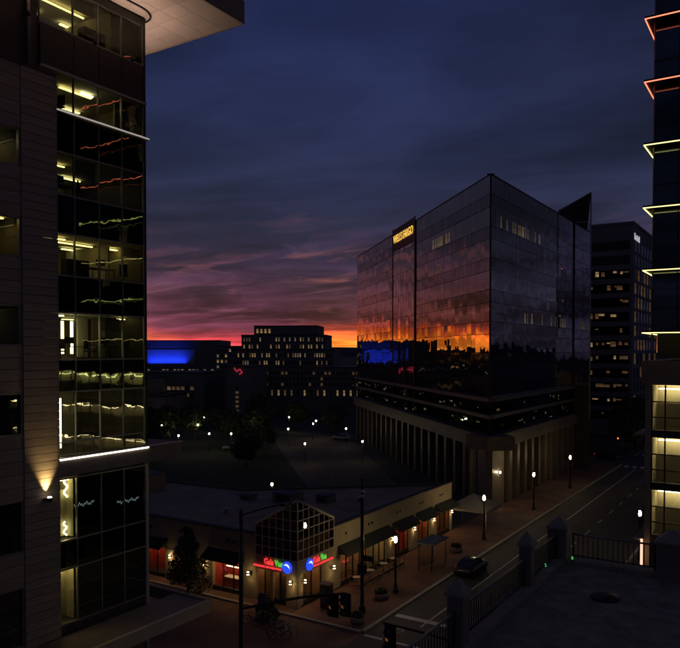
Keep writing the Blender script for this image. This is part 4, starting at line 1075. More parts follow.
sconce(FA, 13.5, 2.2, 'sconce behind the small street tree')
# roof gear
def roof_box(x, y, w, d, h, label, m='metal_frame', name='roof_unit'):
    o = thing(name, label, 'roof unit', (x, y, 5.08), 'machines on the shop roof')
    part('casing', MB().box(x - w / 2, x + w / 2, y - d / 2, y + d / 2, 5.08, 5.08 + h), m, o)
    part('lid', MB().box(x - w / 2 - 0.06, x + w / 2 + 0.06, y - d / 2 - 0.06, y + d / 2 + 0.06, 5.08 + h, 5.16 + h), 'dark_panel', o)
    part('grille', MB().box(x - w * 0.35, x + w * 0.35, y - d / 2 - 0.02, y - d / 2 - 0.002, 5.2, 5.0 + h), 'black_metal', o)
roof_box(-60.0, 54.5, 4.0, 3.2, 1.7, 'tan roof hutch on the shop roof behind the office corner', 'stucco')
roof_box(-42.5, 57.5, 2.6, 1.8, 0.9, 'dark low roof unit behind the glass pavilion')
roof_box(-39.3, 59.5, 1.5, 1.4, 0.7, 'small roof unit right of the low unit behind the pavilion')
roof_box(-46.5, 56.2, 1.4, 1.0, 0.5, 'squat roof unit near the roof edge lamp')
for (x, y, lab) in ((-39.8, 52.8, 'pale round roof vent behind the pavilion'), (-44.5, 50.6, 'pale round roof vent toward the brick street'), (-36.6, 61.5, 'pale round roof vent near the main street parapet')):
    solo('roof_vent', MB().lathe((x, y, 5.08), [(0.12, 0), (0.12, 0.3), (0.30, 0.34), (0.30, 0.42), (0.05, 0.48)], 12), 'light_metal', lab, 'vent', (x, y, 5.08), 'round vents on the shop roof')
solo('roof_mast', MB().tube((-40.0, 61.8, 5.05), (-40.0, 61.8, 8.6), 0.05, 0.03), 'metal_frame', 'thin bare pole rising from the shop roof', 'mast', (-40, 61.8, 5.05))
# pale tent beyond the shops
tn = thing('patio_tent', 'pale hipped patio tent at the far end of the shop row', 'tent', (-30.3, 77.2, 0.13))
a0, a1, b0, b1 = -33.2, -28.4, 75.0, 79.6
part('canopy', MB().add([(a0, b0, 2.5), (a1, b0, 2.5), (a1, b1, 2.5), (a0, b1, 2.5), ((a0 + a1) / 2, (b0 + b1) / 2, 3.9)], [(0, 1, 4), (1, 2, 4), (2, 3, 4), (3, 0, 4), (3, 2, 1, 0)]), 'tent_cloth', tn)
for x in (a0 + 0.1, a1 - 0.1):
    for y in (b0 + 0.1, b1 - 0.1): part('post', MB().tube((x, y, 0.12), (x, y, 2.5), 0.05), 'light_metal', tn)
part('valance', MB().box(a1 - 0.02, a1 + 0.01, b0, b1, 2.2, 2.499).box(a0, a1, b0 - 0.01, b0 + 0.02, 2.2, 2.499), 'tent_cloth', tn)
# bright counter inside the brick street window
ct = thing('shop_counter', 'white lit counter inside the brick street shop window', 'counter', FA.p(7, -1.2, 0.14))
part('counter_top', MB().obox(FA, 5.9, 8.2, -1.5, -0.8, 1.0, 1.08), 'white_paint', ct)
part('counter_front', MB().obox(FA, 5.95, 8.15, -1.5, -0.9, 0.14, 0.999), 'red_panel', ct)
part('counter_lamp', MB().obox(FA, 6.0, 8.1, -1.15, -1.05, 1.9, 1.95), 'panel_light', ct)
solo('neon_sign', MB().path([FA.p(8.3 - 0.09 * i, -0.4, 1.9 + 0.12 * math.sin(i * 1.3)) for i in range(10)], 0.035), 'pink_neon', 'pink neon squiggle in the counter window on the brick street', 'neon sign', FA.p(8, -0.4, 1.9))
solo('neon_sign', MB().path([FM.p(22.5 - 0.09 * i, -0.3, 1.9 + 0.10 * math.sin(i * 1.5)) for i in range(10)], 0.04), 'neon_red', 'red neon squiggle in the window under the long main street awning', 'neon sign', FM.p(22, -0.3, 1.9))

# ================================================================== terrace in front of the camera
ZD = 12.9
ter = thing('roof_terrace', 'dark gravel roof terrace edged by pale coping', 'terrace', (0, 14, 0))
part('terrace_wall', MB().box(-6.6, 14, 2, 24.7, 0.13, ZD - 0.12), 'dark_stone', ter)
part('deck', MB().box(-6.6, 14, 2, 24.7, ZD - 0.12, ZD), 'terrace_deck', ter)
for i in range(12):
    y = 2.2 + i * 1.85
    part('coping_stone', MB().box(-7.0 + random.uniform(-0.01, 0.01), -6.45, y + 0.012, y + 1.838, ZD - 0.1, ZD + 0.14), 'terrace_coping', ter)
for i in range(11):
    x = -6.44 + i * 1.85
    part('coping_stone', MB().box(x + 0.012, x + 1.838, 24.35, 24.9 + random.uniform(-0.01, 0.01), ZD - 0.1, ZD + 0.14), 'terrace_coping', ter)
part('drain', MB().lathe((-4.55, 21.5, ZD), [(0.42, 0.0), (0.40, 0.05), (0.2, 0.13), (0.04, 0.15)], 14), 'black_metal', ter)
def pier(x, y, w, h, label):
    p = thing('terrace_pier', label, 'pier', (x, y, ZD), 'pointed piers of the terrace railing')
    part('shaft', MB().box(x - w / 2, x + w / 2, y - w / 2, y + w / 2, ZD - 0.05, ZD + h - 0.42), 'dark_stone', p)
    c = w / 2 + 0.06; z = ZD + h - 0.42
    part('cap', MB().add([(x - c, y - c, z), (x + c, y - c, z), (x + c, y + c, z), (x - c, y + c, z), (x - c, y - c, z + 0.06), (x + c, y - c, z + 0.06), (x + c, y + c, z + 0.06), (x - c, y + c, z + 0.06), (x, y, ZD + h)],
         [(3, 2, 1, 0), (0, 1, 5, 4), (1, 2, 6, 5), (2, 3, 7, 6), (3, 0, 4, 7), (4, 5, 8), (5, 6, 8), (6, 7, 8), (7, 4, 8)]), 'terrace_coping', p)
pier(-6.72, 24.62, 0.62, 1.55, 'pointed pier at the terrace corner')
pier(-6.72, 21.1, 0.36, 1.75, 'pointed pier of the terrace rail next to the corner pier')
pier(-6.72, 15.9, 0.40, 1.75, 'pointed pier of the terrace rail next to the street signal post')
pier(-3.15, 24.62, 0.9, 1.55, 'pointed pier on the terrace edge below the lit podium')
pier(-6.72, 11.2, 0.66, 1.6, 'pointed pier of the terrace rail beside the near kerb')
bal = MB().tube((0, 0, 0.05), (0, 0, 0.80), 0.014, 0.014, 6).mesh('baluster', 'black_metal')
def rail(p0, p1, label):
    c = ((p0[0] + p1[0]) / 2, (p0[1] + p1[1]) / 2, ZD + 0.14)
    r = thing('terrace_railing', label, 'railing', c, 'iron railings between the terrace piers')
    for z in (0.10, 0.82): part('rail_bar', MB().tube((p0[0], p0[1], ZD + 0.14 + z), (p1[0], p1[1], ZD + 0.14 + z), 0.022 if z < 0.5 else 0.032), 'black_metal' if z < 0.5 else 'metal_frame', r)
    v = Vector(p1) - Vector(p0); n = int(v.length / 0.15)
    for i in range(1, n):
        q = Vector(p0) + v * i / n
        link('baluster', bal, r, (q.x - c[0], q.y - c[1], 0))
    for q in (p0, p1): part('end_post', MB().tube((q[0], q[1], ZD + 0.14), (q[0], q[1], ZD + 1.0), 0.03), 'black_metal', r)
rail((-6.72, 21.35), (-6.72, 24.25), 'iron railing between the corner pier and the pier next to it')
rail((-6.72, 16.15), (-6.72, 20.85), 'iron railing along the street side between two slim piers')
rail((-6.72, 11.6), (-6.72, 15.65), 'iron railing along the street side nearest the stop line')
rail((-6.25, 24.62), (-3.7, 24.62), 'iron railing between the corner pier and the pier below the podium')
rail((-2.6, 24.62), (6.0, 24.62), 'iron railing running on past the pier below the podium')
for (x, y, lab) in ((-6.2, 24.3, 'tiny green light at the foot of the corner pier'), (-6.72, 23.0, 'tiny green light on the street side railing')):
    g = thing('marker_light', lab, 'light', (x, y, ZD + 0.14), 'green marker lights on the terrace')
    part('holder', MB().lathe((x, y, ZD + 0.14), [(0.04, 0), (0.03, 0.05)], 8), 'black_metal', g)
    part('lens', MB().lathe((x, y, ZD + 0.19), [(0.03, 0), (0.035, 0.05), (0.015, 0.10)], 8), 'green_dot', g)

# ================================================================== street furniture
lamp = thing('street_lamp', 'black globe street lamp', 'street lamp', (0, 0, 0), 'globe lamps along the pavements')
part('base', MB().lathe((0, 0, 0), [(0.24, 0), (0.24, 0.12), (0.17, 0.2), (0.14, 0.7), (0.09, 0.85)], 12), 'black_metal', lamp)
part('pole', MB().lathe((0, 0, 0.85), [(0.085, 0), (0.07, 2.4), (0.06, 3.15), (0.11, 3.2), (0.11, 3.28), (0.05, 3.3)], 12), 'black_metal', lamp)
part('globe', MB().lathe((0, 0, 4.16), [(0.07, 0), (0.12, 0.08), (0.135, 0.22), (0.11, 0.38), (0.07, 0.52)], 14), 'globe_light', lamp)
part('cap', MB().lathe((0, 0, 4.69), [(0.14, 0), (0.10, 0.06), (0.03, 0.12), (0.02, 0.22)], 12), 'black_metal', lamp)
LS = [(-27.7, 52.4, 'globe street lamp on the pavement in front of the middle shop awning'),
      (-27.7, 72.4, 'globe street lamp on the pavement beside the pale tent'),
      (-27.7, 89.6, 'globe street lamp on the pavement just past the sharp tower corner'),
      (-27.7, 107.0, 'globe street lamp on the pavement at mid length of the tower arcade'),
      (-12.4, 73.4, 'globe street lamp on the pavement below the light bar tower'),
      (-12.3, 116.0, 'globe street lamp on the far pavement before the crossing'),
      (-12.3, 131.0, 'globe street lamp beside the far crossing')]
for i, (x, y, lab) in enumerate(LS):
    if i == 0: lamp.location = (x, y, 0.13); lamp['label'] = lab
    else: copy_tree(lamp, None, (x, y, 0.13), 0, lab)
# plaza lamps, smaller in view: pole and globe
pl = thing('plaza_lamp', 'plaza lamp', 'street lamp', (0, 0, 0), 'small lamps around the plaza')
part('pole', MB().tube((0, 0, 0), (0, 0, 3.6), 0.06, 0.05), 'black_metal', pl)
part('globe', MB().lathe((0, 0, 3.6), [(0.06, 0), (0.15, 0.08), (0.15, 0.24), (0.06, 0.32)], 10), 'far_lamp', pl)
PL = [(-53.9, 69.7, 'plaza lamp just behind the shop roof edge'), (-97.9, 106.4, 'plaza lamp at the lawn edge in front of the dark trees'), (-100.6, 100.7, 'plaza lamp at the office end of the dark trees'),
      (-117.5, 148.3, 'plaza lamp in front of the lamplit arcade'), (-95.1, 139.9, 'plaza lamp by the light car, farther one'), (-91.7, 133.7, 'plaza lamp by the light car, nearer one'),
      (-94.2, 108.7, 'plaza lamp under the last dark tree before the arcade'), (-73.0, 103.9, 'plaza lamp at the corner of the paved plaza'), (-124, 133, 'plaza lamp among the trees left of the arcade'), (-118.5, 113.5, 'plaza lamp lighting the brown warehouse wall, office end'), (-112, 118, 'plaza lamp lighting the brown warehouse wall, stair end'),
      (-104, 126, 'plaza lamp before the building with the lit stair'), (-106, 144, 'plaza lamp before the middle of the arcade'), (-90, 122, 'plaza lamp at the tower side of the lawn'), (-80, 129, 'plaza lamp near the tower columns'), (-66, 112, 'plaza lamp by the middle tower columns'), (-132, 118, 'plaza lamp behind the first dark tree')]  # lamps from the warehouse wall on are added to brighten trees and walls
for i, (x, y, lab) in enumerate(PL):
    if i == 0: pl.location = (x, y, 0.06); pl['label'] = lab
    else: copy_tree(pl, None, (x, y, 0.06), 0, lab)

# traffic signals
def signal_head(parent, x, y, z, lit=None, a=0.0):
    """Three lens head hanging at z (top), facing direction a; parts under parent in world space."""
    h = part('signal_head', MB().box(x - 0.17, x + 0.17, y - 0.15, y + 0.15, z - 1.1, z), 'black_metal', parent)
    part('backplate', MB().box(x - 0.32, x + 0.32, y + 0.151, y + 0.17, z - 1.22, z + 0.12), 'black_metal', h)
    for i in range(3):
        zz = z - 0.2 - 0.35 * i
        mb = MB(); vs = [(x + 0.13 * math.cos(2 * math.pi * q / 12), y - 0.155, zz + 0.13 * math.sin(2 * math.pi * q / 12)) for q in range(12)]
        mb.add(vs, [tuple(range(12))])
        part('lens', mb, lit if (lit and i == 0) else 'signal_amber' if i == 1 and lit is None else 'dark_glass_unlit', h)
        part('visor', MB().add([(x + 0.15 * math.cos(R(q)), yy, zz + 0.15 * math.sin(R(q))) for yy in (y - 0.155, y - 0.36) for q in range(-20, 201, 20)], [(i_, i_ + 1, i_ + 13, i_ + 12) for i_ in range(11)]), 'black_metal', h)
sg = thing('signal_pole', 'tall signal pole with lamp arm and curved mast arm at the brick street corner', 'traffic signal', (-25.0, 29.6, 0.13))
part('pole', MB().lathe((-25.0, 29.6, 0.13), [(0.22, 0), (0.22, 0.3), (0.15, 0.35), (0.11, 11.4), (0.02, 11.45)], 14), 'black_metal', sg)
arm = [(-25.0 + 0.707 * s, 29.6 + 0.707 * s, 6.2 + 0.42 * math.sin(math.pi * min(1, s / 5.9) * 0.62)) for s in [i * 0.3 for i in range(20)]]
part('mast_arm', MB().path(arm, 0.075, 8), 'black_metal', sg)
la = [(-25.0 + 0.5 * s, 29.6 + 0.85 * s, 11.25 + 0.35 * math.sin(s / 2.6 * 1.5)) for s in [i * 0.26 for i in range(11)]]
part('lamp_arm', MB().path(la, 0.045, 7), 'black_metal', sg)
part('lamp_head', MB().box(la[-1][0] - 0.16, la[-1][0] + 0.16, la[-1][1] - 0.2, la[-1][1] + 0.45, la[-1][2] - 0.1, la[-1][2] + 0.06), 'black_metal', sg)
ex, ey, ez = arm[-1]
signal_head(sg, ex, ey, ez - 0.12)
signal_head(sg, ex - 0.65, ey - 0.25, ez - 0.2)
tp = thing('utility_pole', 'tall dark street pole with pale bands standing on the shop pavement', 'pole', (-27.6, 46.8, 0.13))
part('pole', MB().lathe((-27.6, 46.8, 0.13), [(0.27, 0), (0.27, 0.5), (0.16, 0.55), (0.14, 5), (0.12, 9.0), (0.10, 10.3), (0.02, 10.4)], 14), 'black_metal', tp)
for z in (9.0, 9.35): part('pale_band', MB().lathe((-27.6, 46.8, z), [(0.15, 0), (0.17, 0.05), (0.17, 0.2), (0.15, 0.22)], 14), 'light_metal', tp)
part('street_plate', MB().box(-27.5, -26.7, 46.78, 46.82, 4.2, 4.6), 'black_metal', tp)
part('pole_lamp', MB().box(-27.9, -27.3, 46.6, 47.0, 3.2, 3.9), 'black_metal', tp)
# far crossing signal with red lamp
s2 = thing('signal_pole', 'far signal pole with lit red lamp at the crossing beyond the tower', 'traffic signal', (-26.4, 133.6, 0.13))
part('pole', MB().lathe((-26.4, 133.6, 0.13), [(0.18, 0), (0.10, 0.4), (0.08, 6.2)], 10), 'black_metal', s2)
part('mast_arm', MB().path([(-26.4, 133.6, 6.0), (-23, 133.6, 6.3), (-17.5, 133.6, 6.4)], 0.06, 8), 'black_metal', s2)
signal_head(s2, -26.2, 133.2, 5.0, 'signal_red'); signal_head(s2, -20.0, 133.4, 6.3); signal_head(s2, -17.6, 133.4, 6.35)
# signal over the near crossing, hung from a pole beside the terrace
ps = thing('signal_pole', 'signal head hanging over the near crossing from an arm beside the terrace', 'traffic signal', (-12.4, 30.9, 0.13))
part('pole', MB().lathe((-12.4, 30.9, 0.13), [(0.2, 0), (0.12, 0.4), (0.09, 6.6)], 12), 'black_metal', ps)
part('mast_arm', MB().path([(-12.4, 30.9, 6.45), (-14.5, 30.9, 6.6), (-17.0, 30.9, 6.65)], 0.06, 8), 'black_metal', ps)
signal_head(ps, -16.7, 30.9, 6.5)

# ------------------------------------------------------------------ trees
def leaf_mesh(name, n, blobs, size, m, seed):
    rnd = random.Random(seed); vs = []; fs = []
    for _ in range(n):
        (cx, cy, cz, rx, ry, rz_) = rnd.choice(blobs)
        while True:
            p = Vector((rnd.uniform(-1, 1), rnd.uniform(-1, 1), rnd.uniform(-1, 1)))
            if 0.15 < p.length < 1: break
        p = p * (0.55 + 0.45 * rnd.random()) / max(p.length, 0.3) * min(1, p.length + 0.35)
        c = Vector((cx + p.x * rx, cy + p.y * ry, cz + p.z * rz_))
        u = Vector((rnd.gauss(0, 1), rnd.gauss(0, 1), rnd.gauss(0, 0.6))).normalized(); v = u.orthogonal().normalized()
        v = (v * math.cos(rnd.random() * 6.28) + u.cross(v) * math.sin(rnd.random() * 6.28))
        s = size * rnd.uniform(0.6, 1.3); b = len(vs)
        vs += [c - u * s, c + v * s * 0.45, c + u * s, c - v * s * 0.45]; fs.append((b, b + 1, b + 2, b + 3))
    me = bpy.data.meshes.new(name); me.from_pydata([tuple(q) for q in vs], [], fs); me.materials.append(MATS[m]); return me
def tree_kind(name, label, h, spread, conical, seed, m, nleaf, size):
    rnd = random.Random(seed)
    t = thing(name, label, 'tree', (0, 0, 0))
    tr = MB(); th = h * (0.62 if conical else 0.48)
    tr.tube((0, 0, 0), (0.05, 0.02, th * 0.5), h * 0.022, h * 0.016, 9).tube((0.05, 0.02, th * 0.5), (0, 0, th), h * 0.016, h * 0.009, 9)
    blobs = []
    for i in range(13):
        f = i / 12.0
        if conical:
            z = h * (0.24 + 0.70 * f); rad = spread * (1.0 - 0.82 * f)
        else:
            z = h * (0.38 + 0.50 * f); rad = spread * math.sin(math.pi * (0.22 + 0.68 * f))
        a = i * 2.4 + rnd.random(); k = rad * 0.55
        x, y = k * math.cos(a), k * math.sin(a)
        tr.tube((0, 0, min(z * 0.8, th * 0.95)), (x * 0.9, y * 0.9, z), h * 0.008, h * 0.003, 6)
        r = rad * rnd.uniform(0.5, 0.72) + 0.08 * spread
        blobs.append((x, y, z, r, r, r * rnd.uniform(0.6, 0.85)))
    part('trunk', tr, 'bark', t)
    link('crown', leaf_mesh('crown', nleaf, blobs, size, m, seed), t)
    return t
ta = tree_kind('street_tree', 'small pointed leafy street tree on the brick street before the shop front', 6.1, 1.75, True, 3, 'leaf_a', 5200, 0.14)
ta.location = (-41.2, 42.2, 0.01); ta['group'] = 'street trees'
tb = tree_kind('plaza_tree', 'x', 8.4, 3.6, False, 11, 'leaf_b', 4600, 0.34)
tcn = tree_kind('plaza_tree', 'x', 7.2, 3.0, False, 23, 'leaf_a', 4200, 0.32)
grp = 'dark trees around the plaza'
TL = [(-126, 112, 'round dark plaza tree in front of the brown warehouse, office end'), (-121, 117.5, 'round dark plaza tree before the middle of the brown warehouse'), (-115.5, 120, 'round dark plaza tree before the end of the brown warehouse'),
      (-110, 125.5, 'round dark plaza tree below the tall lit stair windows'), (-105, 131, 'round dark plaza tree below the window bands right of the stair'), (-128, 141, 'round dark plaza tree at the arcade corner below the pink neon'),
      (-117, 146, 'round dark plaza tree before the lamplit arcade, brown wall end'), (-109, 151.5, 'round dark plaza tree before the middle of the lamplit arcade'), (-101, 156.5, 'round dark plaza tree before the tower end of the arcade'),
      (-96, 148, 'round dark plaza tree behind the light parked car'), (-80, 96, 'round dark plaza tree standing out on the lawn'), (-92, 118, 'round dark plaza tree between lawn and lamps'),
      (-105, 97, 'round dark plaza tree at the office side of the lawn'), (-100, 117, 'round dark plaza tree in front of the stair windows tree row'), (-88, 108, 'round dark plaza tree in the middle of the lawn')]
rt = random.Random(5)
for i, (x, y, lab) in enumerate(TL):
    src = tb if i % 2 == 0 else tcn
    o = src if i < 2 else copy_tree(src)
    o.location = (x, y, 0.05); o.rotation_euler = (0, 0, rt.random() * 6.28); k = rt.uniform(0.8, 1.12) * (0.62 if i in (10, 14, 11) else 1); o.scale = (k, k, k * rt.uniform(0.9, 1.1))
    o['label'] = lab; o['group'] = grp; o['category'] = 'tree'
for i, (x, y, k, lab) in enumerate(((-28.2, 150.5, 1.15, 'leafy tree at the far corner before the street end tower'), (-27.8, 158, 1.3, 'second leafy tree along the street end tower'), (-27.5, 167, 1.25, 'third leafy tree along the street end tower'), (-11, 152, 1.1, 'leafy tree across the far crossing on the other pavement'))):
    o = copy_tree(tb if i % 2 else tcn, None, (x, y, 0.13), i * 1.3, lab); o.scale = (k, k, k); o['group'] = 'trees beyond the far crossing'

# ------------------------------------------------------------------ parked cars
def make_car(name, label, paint, group):
    c = thing(name, label, 'car', (0, 0, 0), group)
    st = [(-2.25, 0.45, 0.62, 0.70), (-2.15, 0.30, 0.78, 0.83), (-1.6, 0.24, 0.88, 0.90), (-0.8, 0.22, 0.93, 0.91), (0.6, 0.22, 0.95, 0.91), (1.5, 0.24, 0.96, 0.90), (2.1, 0.32, 0.92, 0.84), (2.22, 0.48, 0.80, 0.72)]
    mb = MB(); vs = []
    for x, zb, zt, hw in st:
        zm = (zb + zt) / 2 + 0.08
        vs += [(x, -hw * 0.9, zb), (x, -hw, zm), (x, -hw * 0.93, zt), (x, 0, zt + 0.04), (x, hw * 0.93, zt), (x, hw, zm), (x, hw * 0.9, zb)]
    fs = [(7 * i + j, 7 * i + j + 1, 7 * i + j + 8, 7 * i + j + 7) for i in range(7) for j in range(6)] + [(7 * i + 6, 7 * i, 7 * i + 7, 7 * i + 13) for i in range(7)] + [tuple(range(7)), tuple(49 + i for i in range(7))]
    mb.add(vs, fs, True); part('body', mb, paint, c)
    b4 = [(-1.25, 0.80), (-0.45, 0.62), (0.9, 0.62), (1.75, 0.78)]; zt = [0.94, 1.42, 1.44, 0.98]
    part('roof', MB().add([(-0.45, -0.60, 1.41), (0.9, -0.60, 1.43), (0.9, 0.60, 1.43), (-0.45, 0.60, 1.41), (-0.35, -0.5, 1.46), (0.8, -0.5, 1.48), (0.8, 0.5, 1.48), (-0.35, 0.5, 1.46)],
        [(0, 1, 5, 4), (1, 2, 6, 5), (2, 3, 7, 6), (3, 0, 4, 7), (4, 5, 6, 7), (3, 2, 1, 0)], True), paint, c)
    part('windscreen', MB().quad((-1.25, -0.74, 0.96), (-1.25, 0.74, 0.96), (-0.45, 0.58, 1.415), (-0.45, -0.58, 1.415)), 'car_glass', c)
    part('rear_window', MB().quad((1.7, -0.72, 1.0), (1.7, 0.72, 1.0), (0.9, 0.58, 1.435), (0.9, -0.58, 1.435)), 'car_glass', c)
    for s in (-1, 1):
        part('side_window', MB().quad((-1.25, s * 0.745, 0.96), (1.7, s * 0.73, 1.0), (0.9, s * 0.61, 1.43), (-0.45, s * 0.61, 1.41)), 'car_glass', c)
        part('headlight', MB().box(-2.24, -2.10, s * 0.60 - 0.14, s * 0.60 + 0.14, 0.60, 0.72), 'white_paint', c)
        part('tail_light', MB().box(2.10, 2.22, s * 0.62 - 0.12, s * 0.62 + 0.12, 0.70, 0.84), 'red_panel', c)
        for x in (-1.4, 1.35):
            w = part('wheel', MB().torus((x, s * 0.80, 0.32), 0.23, 0.09, 'Y', 18, 8), 'rubber', c)
            part('rim', MB().tube((x, s * 0.76, 0.32), (x, s * 0.86, 0.32), 0.17, 0.16, 14), 'chrome', w)
    return c
car = make_car('parked_car', 'dark car parked at the kerb opposite the bus shelter', 'car_black', 'cars parked along the kerb')
car.location = (-24.55, 61.0, 0.01); car.rotation_euler = (0, 0, R(-90))
for x, y, rz, lab in ((-14.6, 92, 90, 'dark car parked below the light bar tower'),):
    copy_tree(car, None, (x, y, 0.01), R(rz), lab)
cs = make_car('parked_car', 'light silver car parked at the edge of the plaza', 'car_silver', 'cars parked by the plaza')
cs.location = (-86.5, 137.5, 0.08); cs.rotation_euler = (0, 0, R(20))
copy_tree(cs, None, (-96, 111.5, 0.07), R(35), 'light silver car parked under the plaza lamps by the trees')
ctl = make_car('car', 'dark car with glowing red tail lights turning at the far crossing', 'car_blue', None)
ctl.location = (-29.5, 140.2, 0.01); ctl.rotation_euler = (0, 0, R(160))
for ch in ctl.children:
    if ch.name.startswith('tail_light'): ch.data.materials.clear(); ch.data.materials.append(MATS['tail_light'])

# ------------------------------------------------------------------ pavement things
sh = thing('bus_shelter', 'small flat roofed shelter with blue grey top on the shop pavement', 'shelter', (-28.2, 60.5, 0.13))
part('roof', MB().box(-29.0, -27.3, 58.8, 62.2, 2.55, 2.68), 'shelter_roof', sh)
for y in (59.0, 62.0):
    for x in (-28.8, -27.5): part('post', MB().tube((x, y, 0.13), (x, y, 2.55), 0.045), 'black_metal', sh)
part('back_panel', MB().box(-28.83, -28.80, 59.1, 61.9, 0.4, 2.3), 'shop_glass', sh)
part('bench', MB().box(-28.7, -28.3, 59.4, 61.6, 0.5, 0.56), 'furniture', sh)
def planter(x, y, r, label):
    p = thing('planter', label, 'planter', (x, y, 0.13), 'round planters on the pavement')
    part('bowl', MB().lathe((x, y, 0.13), [(r * 0.7, 0), (r, 0.1), (r * 1.05, 0.45), (r * 0.95, 0.48), (r * 0.9, 0.38)], 18), 'concrete', p)
    me = leaf_mesh('foliage', 500, [(0, 0, 0.55, r * 0.9, r * 0.9, 0.3)], 0.12, 'leaf_a', int(x * -7 + y))
    o = link('foliage', me, p)
planter(-28.0, 50.5, 0.62, 'round concrete planter beside the lamp post before the shops')
planter(-26.9, 45.0, 0.55, 'round concrete planter at the pavement corner by the tall pole')
planter(-28.3, 66.5, 0.6, 'round concrete planter beyond the bus shelter')
kb = thing('news_box', 'tall dark kiosk box on the pavement before the pavilion', 'kiosk', (-30.5, 46.3, 0.13))
part('case', MB().box(-30.9, -30.1, 46.0, 46.6, 0.2, 2.0), 'black_metal', kb)
part('top', MB().box(-30.95, -30.05, 45.95, 46.65, 2.0, 2.1), 'dark_stone', kb)
part('front_panel', MB().box(-30.8, -30.2, 45.98, 45.998, 0.7, 1.7), 'furniture', kb)
sbn = thing('sandwich_board', 'blue sandwich board before the pavilion door', 'sign board', (-34.9, 43.9, 0.13))
part('board', MB().hexa([(-35.2, 43.6, 0.13), (-34.6, 43.6, 0.13), (-34.6, 43.66, 0.13), (-35.2, 43.66, 0.13), (-35.2, 43.85, 1.2), (-34.6, 43.85, 1.2), (-34.6, 43.9, 1.2), (-35.2, 43.9, 1.2)]), 'blue_paint', sbn)
part('board', MB().hexa([(-35.2, 44.2, 0.13), (-34.6, 44.2, 0.13), (-34.6, 44.26, 0.13), (-35.2, 44.26, 0.13), (-35.2, 43.91, 1.2), (-34.6, 43.91, 1.2), (-34.6, 43.95, 1.2), (-35.2, 43.95, 1.2)]), 'blue_paint', sbn)
# bicycles
bk = thing('bicycle', 'x', 'bicycle', (0, 0, 0), 'bicycles parked at the street corner')
for x in (-0.52, 0.52):
    w = part('wheel', MB().torus((x, 0, 0.34), 0.32, 0.022, 'Y', 24, 6), 'rubber', bk)
    sp = MB()
    for q in range(8): sp.tube((x, 0, 0.34), (x + 0.31 * math.cos(q * math.pi / 4), 0, 0.34 + 0.31 * math.sin(q * math.pi / 4)), 0.004, None, 4)
    part('spokes', sp, 'chrome', w)
part('frame', MB().tube((0.52, 0, 0.34), (0.08, 0, 0.32), 0.015).tube((0.08, 0, 0.32), (0.2, 0, 0.82), 0.018).tube((0.52, 0, 0.34), (0.2, 0, 0.78), 0.012).tube((0.2, 0, 0.78), (-0.34, 0, 0.84), 0.018).tube((0.08, 0, 0.32), (-0.36, 0, 0.74), 0.02), 'car_blue', bk)
part('fork', MB().tube((-0.52, 0, 0.34), (-0.33, 0, 0.95), 0.016), 'black_metal', bk)
part('handlebar', MB().tube((-0.33, -0.28, 0.98), (-0.33, 0.28, 0.98), 0.014).tube((-0.33, 0, 0.95), (-0.33, 0, 0.99), 0.016), 'chrome', bk)
part('saddle', MB().hexa([(0.10, -0.03, 0.88), (0.36, -0.08, 0.88), (0.36, 0.08, 0.88), (0.10, 0.03, 0.88), (0.10, -0.02, 0.92), (0.36, -0.07, 0.94), (0.36, 0.07, 0.94), (0.10, 0.02, 0.92)]).tube((0.2, 0, 0.8), (0.22, 0, 0.88), 0.014), 'rubber', bk)
part('crank', MB().tube((0.08, -0.12, 0.32), (0.08, 0.12, 0.32), 0.012).tube((0.08, 0.1, 0.32), (0.16, 0.1, 0.18), 0.012), 'chrome', bk)
BL = [(-33.4, 41.0, 40, 'bicycle leaning nearest the sandwich board'), (-32.5, 41.1, 55, 'bicycle parked second from the sandwich board'), (-31.6, 40.9, 48, 'bicycle parked third from the sandwich board'), (-30.7, 40.3, 60, 'bicycle parked fourth from the sandwich board, by the rack end'), (-30.0, 39.6, 35, 'bicycle parked last in the row toward the crossing')]
for i, (x, y, a, lab) in enumerate(BL):
    o = bk if i == 0 else copy_tree(bk)
    o.location = (x, y, 0.015); o.rotation_euler = (0, 0, R(a)); o['label'] = lab
rk = thing('bike_rack', 'low metal hoop rack holding the corner bicycles', 'bike rack', (-31.7, 41.2, 0.012))
for i in range(6):
    x = -33.3 + i * 0.75; y = 41.4 - i * 0.25
    part('hoop', MB().path([(x, y, 0.012), (x, y, 0.75), (x + 0.15, y + 0.25, 0.85), (x + 0.3, y + 0.5, 0.75), (x + 0.3, y + 0.5, 0.012)], 0.025, 7), 'metal_frame', rk)
solo('shrub', MB(), 'leaf_a', 'dark leafy shrub in the planting bed beside the corner bicycles', 'shrub', (-33.6, 42.4, 0.012)).data = leaf_mesh('shrub', 1500, [(0, 0, 0.5, 0.7, 0.7, 0.5), (0.9, -0.1, 0.45, 0.6, 0.5, 0.45), (0.3, 0.2, 0.9, 0.5, 0.4, 0.4)], 0.13, 'leaf_a', 4)

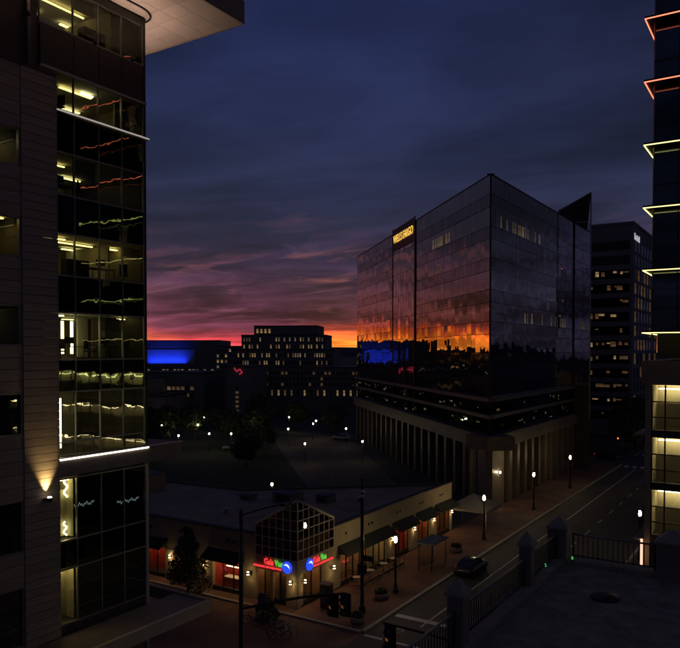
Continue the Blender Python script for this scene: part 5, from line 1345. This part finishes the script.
# patio in front of the shops: low fence, tables, chairs
pf = thing('patio_fence', 'low black patio fence along the shopfront under the long awning', 'fence', (-30.4, 55, 0.13))
for i in range(9):
    y = 51.2 + i * 1.0
    part('post', MB().tube((-30.4, y, 0.13), (-30.4, y, 1.05), 0.025, None, 6), 'black_metal', pf)
for z in (0.3, 0.65, 1.02): part('rail_bar', MB().tube((-30.4, 51.2, z), (-30.4, 59.2, z), 0.018, None, 6), 'metal_frame', pf)
for i in range(8): part('fence_panel', MB().box(-30.41, -30.39, 51.35 + i, 52.05 + i, 0.36, 0.60), 'furniture', pf)
tbl = thing('cafe_table', 'x', 'table', (0, 0, 0), 'cafe tables on the patio')
part('table_top', MB().lathe((0, 0, 0.72), [(0.36, 0), (0.38, 0.015), (0.36, 0.03)], 18), 'light_metal', tbl)
part('stem', MB().tube((0, 0, 0.02), (0, 0, 0.72), 0.03), 'black_metal', tbl)
part('foot', MB().lathe((0, 0, 0), [(0.24, 0), (0.22, 0.02), (0.04, 0.05)], 14), 'black_metal', tbl)
chr_ = thing('cafe_chair', 'x', 'chair', (0, 0, 0), 'cafe chairs on the patio')
part('seat', MB().box(-0.2, 0.2, -0.2, 0.2, 0.44, 0.47), 'black_metal', chr_)
part('backrest', MB().hexa([(-0.2, 0.18, 0.6), (0.2, 0.18, 0.6), (0.2, 0.20, 0.6), (-0.2, 0.20, 0.6), (-0.18, 0.24, 0.88), (0.18, 0.24, 0.88), (0.18, 0.26, 0.88), (-0.18, 0.26, 0.88)]), 'black_metal', chr_)
for sx in (-0.18, 0.18):
    part('leg', MB().tube((sx, -0.18, 0), (sx, -0.18, 0.44), 0.014, None, 6), 'metal_frame', chr_)
    part('leg', MB().tube((sx, 0.19, 0), (sx, 0.24, 0.88), 0.014, None, 6), 'metal_frame', chr_)
TY = [(52.2, 'pavilion end of the patio'), (54.5, 'patio before the red neon window'), (56.9, 'middle of the patio under the long awning'), (58.8, 'street lamp end of the patio')]
for i, (y, w) in enumerate(TY):
    o = tbl if i == 0 else copy_tree(tbl)
    o.location = (-31.3, y, 0.13); o['label'] = 'small round cafe table at the ' + w
    for j, sgn in enumerate((-1, 1)):
        c = chr_ if (i == 0 and j == 0) else copy_tree(chr_)
        c.location = (-31.3 + 0.05 * sgn, y + 0.55 * sgn, 0.13); c.rotation_euler = (0, 0, 0 if sgn > 0 else math.pi)
        c['label'] = 'cafe chair, %s side, at the %s' % ('pavilion' if sgn < 0 else 'tent', w)
mh = thing('manhole_cover', 'round iron manhole cover in the road before the stop line', 'manhole cover', (-23.9, 45.6, 0.004))
part('rim', MB().lathe((-23.9, 45.6, 0.0), [(0.42, 0), (0.42, 0.014), (0.36, 0.014)], 24), 'metal_frame', mh)
part('lid', MB().lathe((-23.9, 45.6, 0.0), [(0.35, 0), (0.35, 0.018), (0.05, 0.02)], 24), 'black_metal', mh)

for (x, y, n_, lab) in ((-31.83, 88.4, (1, 0), 'small wall lamp high on the corner pier of the mirror tower'),):
    wl = thing('pier_lamp', lab, 'wall lamp', (x, y, 4.6))
    part('back_plate', MB().box(x - 0.1, x, y - 0.1, y + 0.1, 4.5, 4.8), 'black_metal', wl)
    part('globe', MB().lathe((x + 0.14, y, 4.5), [(0.06, 0), (0.13, 0.08), (0.13, 0.2), (0.05, 0.28)], 10), 'far_lamp', wl)
